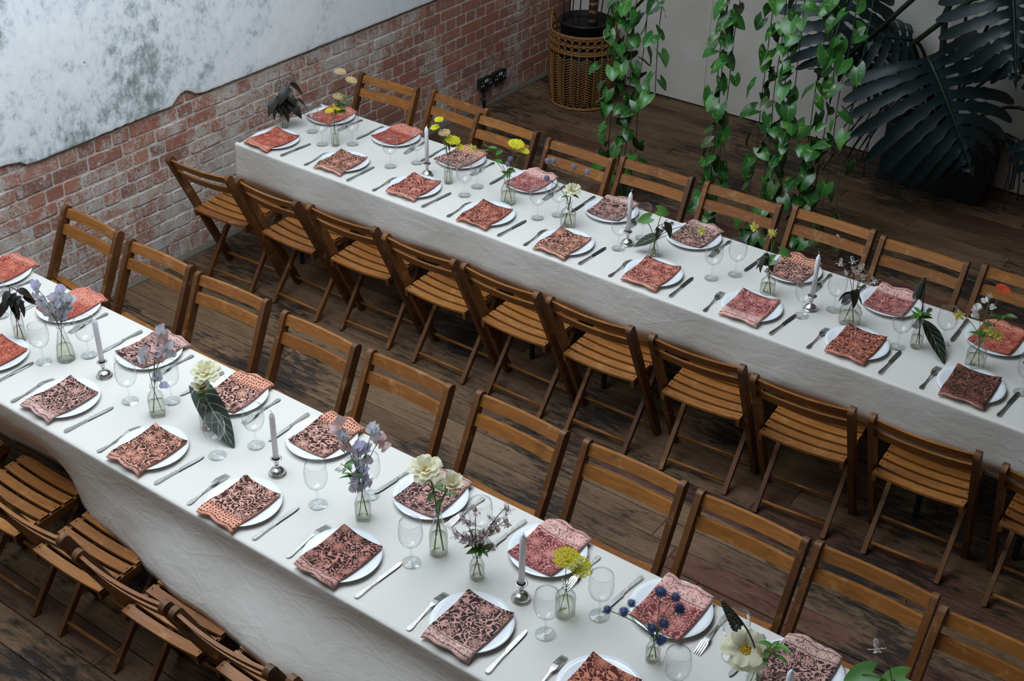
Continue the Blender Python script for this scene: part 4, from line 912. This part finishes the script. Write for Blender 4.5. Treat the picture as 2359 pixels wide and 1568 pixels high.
pothos('narrow pothos vine, middle one of the hanging plants', 2.26, 2.62, 0, [(-.05, .06, 19, 1.5), (0, .08, 19, 1.5), (.06, .16, 16, 1.5)], 22, .05)
pothos('thick trailing pothos vines left of the monstera planter', 2.62, 2.62, 0, [(-.11, .08, 20, 1.6), (-.04, .02, 21, 1.6), (.03, .10, 20, 1.6), (.09, .3, 16, 1.6)], 33, .1)
pothos('pothos vine hanging closest to the monstera planter', 2.90, 2.66, 0, [(-.09, .12, 19, 1.65), (-.01, .05, 20, 1.65), (.06, .22, 18, 1.65), (.14, .06, 6, 1.65)], 44, .1)

# rattan basket with a potted trunk
t = NT('rattan', .65, 0, .35); f = t.noise(t.obj(), 40, 3); t.color(t.mix(f, '#6e4926', '#a0723e')); RAT = t.m
bk = thing('rattan_basket', 'woven rattan basket standing by the brick wall corner', 'basket', (.50, 3.91, 0))
BR, BH, NC = .245, .55, 28
st = MB(); wv = MB(); lp = MB()
def br(z_): return BR * (.93 + .10 * math.sin(PI * min(1, z_ / BH) * .8))
for k in range(NC):
    a = 2 * PI * k / NC; st.tube([(br(z_) * math.cos(a), br(z_) * math.sin(a), z_) for z_ in (.005, .1, .2, .3, .42, .5, BH)], .0048, 5)
    a2 = 2 * PI * (k + 1) / NC; up = 1 if k % 2 else -1; z_ = .03
    while z_ < .40:
        wv.tube([(br(z_) * math.cos(a + (a2 - a) * q) * (1 + .012 * math.sin(PI * q)), br(z_) * math.sin(a + (a2 - a) * q) * (1 + .012 * math.sin(PI * q)), z_ + up * .014 * (q - .5) * 2 + .004) for q in (0, .5, 1)], .0042, 4); z_ += .0195
    for zc in (.465, .515):
        lp.tube([((br(zc) + .008 * math.sin(b)) * math.cos(a + .5 * (a2 - a) + .085 * math.cos(b)), (br(zc) + .008 * math.sin(b)) * math.sin(a + .5 * (a2 - a) + .085 * math.cos(b)), zc + .021 * math.sin(b)) for b in [q * PI / 5 for q in range(11)]], .0045, 4, False)
struct(ob('weave', wv.mesh('weave', RAT, True), bk), 'stuff'); struct(ob('stakes', st.mesh('stakes', RAT, True), bk), 'stuff'); struct(ob('loop_band', lp.mesh('loops', RAT, True), bk), 'stuff')
def ring(R, z_, rr): return MB().tube([(R * math.cos(q * PI / 18), R * math.sin(q * PI / 18), z_) for q in range(37)], rr, 7, False).mesh('ring', RAT, True)
for z_, rr in ((.012, .011), (.425, .007), (.44, .006), (.49, .005), (.54, .006)): ob('band', ring(br(z_) + .002, z_, rr), bk)
ob('rim', ring(br(BH) + .002, BH, .011), bk)
for s in (0, 1):
    a0 = math.radians(200 + 180 * s); ob('handle', MB().tube([(br(BH) * math.cos(a0 + q), br(BH) * math.sin(a0 + q), BH + .085 * math.cos(q / .36 * PI / 2)) for q in (-.36, -.3, -.2, -.1, 0, .1, .2, .3, .36)], .009, 6).mesh('handle', RAT, True), bk)
ob('inner_lining', MB().lathe([(0, .02), (.19, .02), (.195, .43), (.19, .43), (0, .43)], 24).mesh('lining', POTB, True), bk)
pt = thing('potted_trunk', 'tall banded trunk plant in a black pot inside the basket', 'plant', (.50, 3.91, .431))
ob('pot', MB().lathe([(0, 0), (.165, 0), (.182, .165), (.19, .17), (.19, .185), (.176, .185), (.172, .15), (0, .15)], 32).mesh('pot', POTB, True), pt)
ob('soil', MB().lathe([(.170, .151), (.08, .158), (0, .156)], 24).mesh('soil', SOIL, True), pt)
t = NT('banded_trunk', .7); zz = t.n('ShaderNodeSeparateXYZ', {0: t.obj()}).outputs[2]; bd = t.math('SINE', t.math('ADD', t.math('MULTIPLY', zz, 95), t.math('MULTIPLY', t.noise(t.obj(), 18, 3), 5))); t.color(t.ramp(bd, [(.3, '#2c1d12'), (.6, '#6e5030'), (1, '#8a6a44')])); TRK = t.m
tp = [(.07, -.01, .15), (.068, -.01, .3), (.072, 0, .5), (.08, .01, .8), (.07, .02, 1.3), (.08, .02, 1.8)]
ob('trunk', MB().tube(tp, [.034, .031, .033, .031, .033, .028], 12).mesh('trunk', TRK, True), pt)
rr_ = random.Random(5)
for k in range(7):
    a = rr_.uniform(0, 6.28); s0 = Vector((.07, 0, rr_.uniform(.45, 1.1))); e0 = Vector((.15 * math.cos(a), .15 * math.sin(a), .155))
    ob('aerial_root', MB().tube(bez(s0, (s0 + e0) / 2 + Vector((.16 * math.cos(a), .16 * math.sin(a), .12)), e0), .005, 5).mesh('root', ROOT, True), pt)
for k in range(9):
    a = k * 2.4; put_leaf(pt, LM['lance_g'], (.08, .02, 1.78 - .03 * k), (math.cos(a), math.sin(a), .5), .45)

# monstera in a black planter
def monstera_leaf(seed, n_=9, wid=.62):
    V = []; F = []; U = []; r = random.Random(seed); L = 1.0
    for s in (-1, 1):
        for i in range(n_):
            t0, t1 = i / n_, (i + 1) / n_; tc = (t0 + t1) / 2
            # where each lobe starts on the midrib and where it ends on the heart-shaped outline
            ph = -.55 + 2.05 * tc + .12 * tc * tc
            R = wid * (1.0 + .12 * math.sin(tc * 3)) * (1 - .35 * tc ** 3)
            m0, m1 = t0 ** 1.25 * .96, t1 ** 1.25 * .96
            e = Vector((R * math.cos(ph) * 1.02, .22 + R * math.sin(ph) * 1.02 + .10 * tc)); b = Vector((0, (m0 + m1) / 2)); hw0 = (m1 - m0) / 2
            ns = 18; base = len(V); dirp = Vector((-(e - b).y, (e - b).x)).normalized(); hw1 = .5 * abs(2.05 / n_) * R * (1.0 - .25 * tc) * r.uniform(.92, 1.06)
            for k in range(ns + 1):
                q = k / ns; c_ = b + (e - b) * q + Vector((0, .05 * q * q * (1 if tc > .4 else -.6))); w_ = hw0 + (hw1 - hw0) * q ** .7
                slit = 1.04 if q < .10 else (.74 if q < .24 else (1.04 if q < .36 else (.82 if q < .46 else (1.03 if q < .54 else .87)))); w_ *= slit
                if q > .8: w_ *= (1 - ((q - .8) / .2) ** 2 * .72)
                nrm = (Vector((0, 1)) * (1 - min(1, q * 2.5)) + dirp * (1 if dirp.y > 0 else -1) * min(1, q * 2.5)).normalized()
                for a_ in (-1, 0, 1):
                    p2 = c_ + nrm * w_ * a_; zz_ = .10 * q - .42 * q * q * (.8 + .3 * tc) + (-.012 if a_ == 0 else 0) + .02 * N3(i * 3, q * 2, seed) - .16 * p2.y ** 2
                    V.append((s * p2.x, p2.y, zz_)); U.append((.5, .5))
            for k in range(ns):
                for a_ in (0, 1):
                    j = base + k * 3 + a_; F.append((j, j + 1, j + 4, j + 3) if s > 0 else (j + 1, j, j + 3, j + 4))
    return mesh('monstera_leaf', V, F, MONS, True, U)
MRIB = MB().tube([(0, k / 8, .004 - .16 * (k / 8) ** 2 + .0) for k in range(9)], [.016 - .0016 * k for k in range(9)], 6).mesh('midrib', MSTEM, True)
ML = [monstera_leaf(1, 11), monstera_leaf(2, 9, .58), monstera_leaf(3, 8, .55)]
mp = thing('monstera_planter', 'large dark monstera in a black square planter', 'plant', (3.12, 4.16, 0))
MO = Vector((3.12, 4.16, 0))
bevel(ob('planter', MB().box((-.34, -.155, 0), (.34, .155, .40)).mesh('planter', POTB), mp), .006, 2)
ob('soil', MB().box((-.32, -.14, .36), (.32, .14, .405)).mesh('soil', SOIL), mp)
RT, UPV = Vector((.809, .588, .018)), Vector((-.331, .431, .839)); BKV = Vector((.486, -.685, .543))
def mleaf(me, at, dx, dy, S, tilt=.25, roll=0, stem=None):
    at = Vector(at) - MO; d = RT * dx + UPV * dy + BKV * tilt
    l_ = ob('leaf', me, mp, mat4=Matrix.Translation(at) @ frame(d, tuple(BKV + Vector((0, 0, .35))), roll) @ Matrix.Scale(S, 4)); ob('midrib', MRIB, l_)
    s0 = Vector(stem) - MO if stem else Vector((rr_.uniform(-.1, .1), 0, .40))
    ob('petiole', MB().tube(bez(s0, (s0 + at) / 2 + Vector((0, 0, .28)), at), .011, 7).mesh('petiole', MSTEM, True), mp)
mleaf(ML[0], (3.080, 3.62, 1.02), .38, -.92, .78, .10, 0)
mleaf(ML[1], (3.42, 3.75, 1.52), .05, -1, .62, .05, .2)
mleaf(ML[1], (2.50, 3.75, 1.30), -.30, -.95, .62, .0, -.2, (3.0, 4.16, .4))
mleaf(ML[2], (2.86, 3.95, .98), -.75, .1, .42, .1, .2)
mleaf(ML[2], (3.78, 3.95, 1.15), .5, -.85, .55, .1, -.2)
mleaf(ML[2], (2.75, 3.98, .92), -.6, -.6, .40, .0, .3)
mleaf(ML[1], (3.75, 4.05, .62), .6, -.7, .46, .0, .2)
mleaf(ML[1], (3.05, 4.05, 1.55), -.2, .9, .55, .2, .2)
for k in range(16):
    s0 = Vector((rr_.uniform(-.34, -.2), rr_.uniform(-.1, .1), rr_.uniform(.45, .75))); e0 = Vector((rr_.uniform(-.72, -.40), rr_.uniform(-.30, .12), rr_.uniform(.0, .36) if k % 3 else .004))
    ob('aerial_root', MB().tube(bez(s0, (s0 + e0) / 2 + Vector((-.08, -.06, rr_.uniform(-.02, .14))), e0), .0045, 5).mesh('root', ROOT, True), mp)
for k in range(8):
    s0 = Vector((.3, rr_.uniform(-.1, .1), .42)); e0 = Vector((rr_.uniform(.38, .75), rr_.uniform(-.3, -.05), rr_.uniform(.004, .2)))
    ob('aerial_root', MB().tube(bez(s0, (s0 + e0) / 2 + Vector((.1, -.05, .25)), e0), .0055, 5).mesh('root', ROOT, True), mp)
ob('stem', MB().tube([(-.05, 0, .36), (-.1, 0, .7), (-.16, .02, 1.1), (-.05, .02, 1.6), (.1, 0, 2.1)], .022, 8).mesh('stem', MSTEM, True), mp)
for a_, b_ in (((2.56, 3.62, .86), (3.06, 3.52, 1.50)), ((2.95, 3.70, 1.05), (3.45, 3.6, 1.62))):
    ob('petiole', MB().tube([Vector((3.05, 4.15, .40)) - MO, (Vector((3.05, 4.15, .40)) + Vector(a_)) / 2 + Vector((-.05, 0, .12)) - MO, Vector(a_) - MO, Vector(b_) - MO, Vector(b_) - MO + Vector((.3, -.05, .45))], .016, 8).mesh('petiole', MSTEM, True), mp)
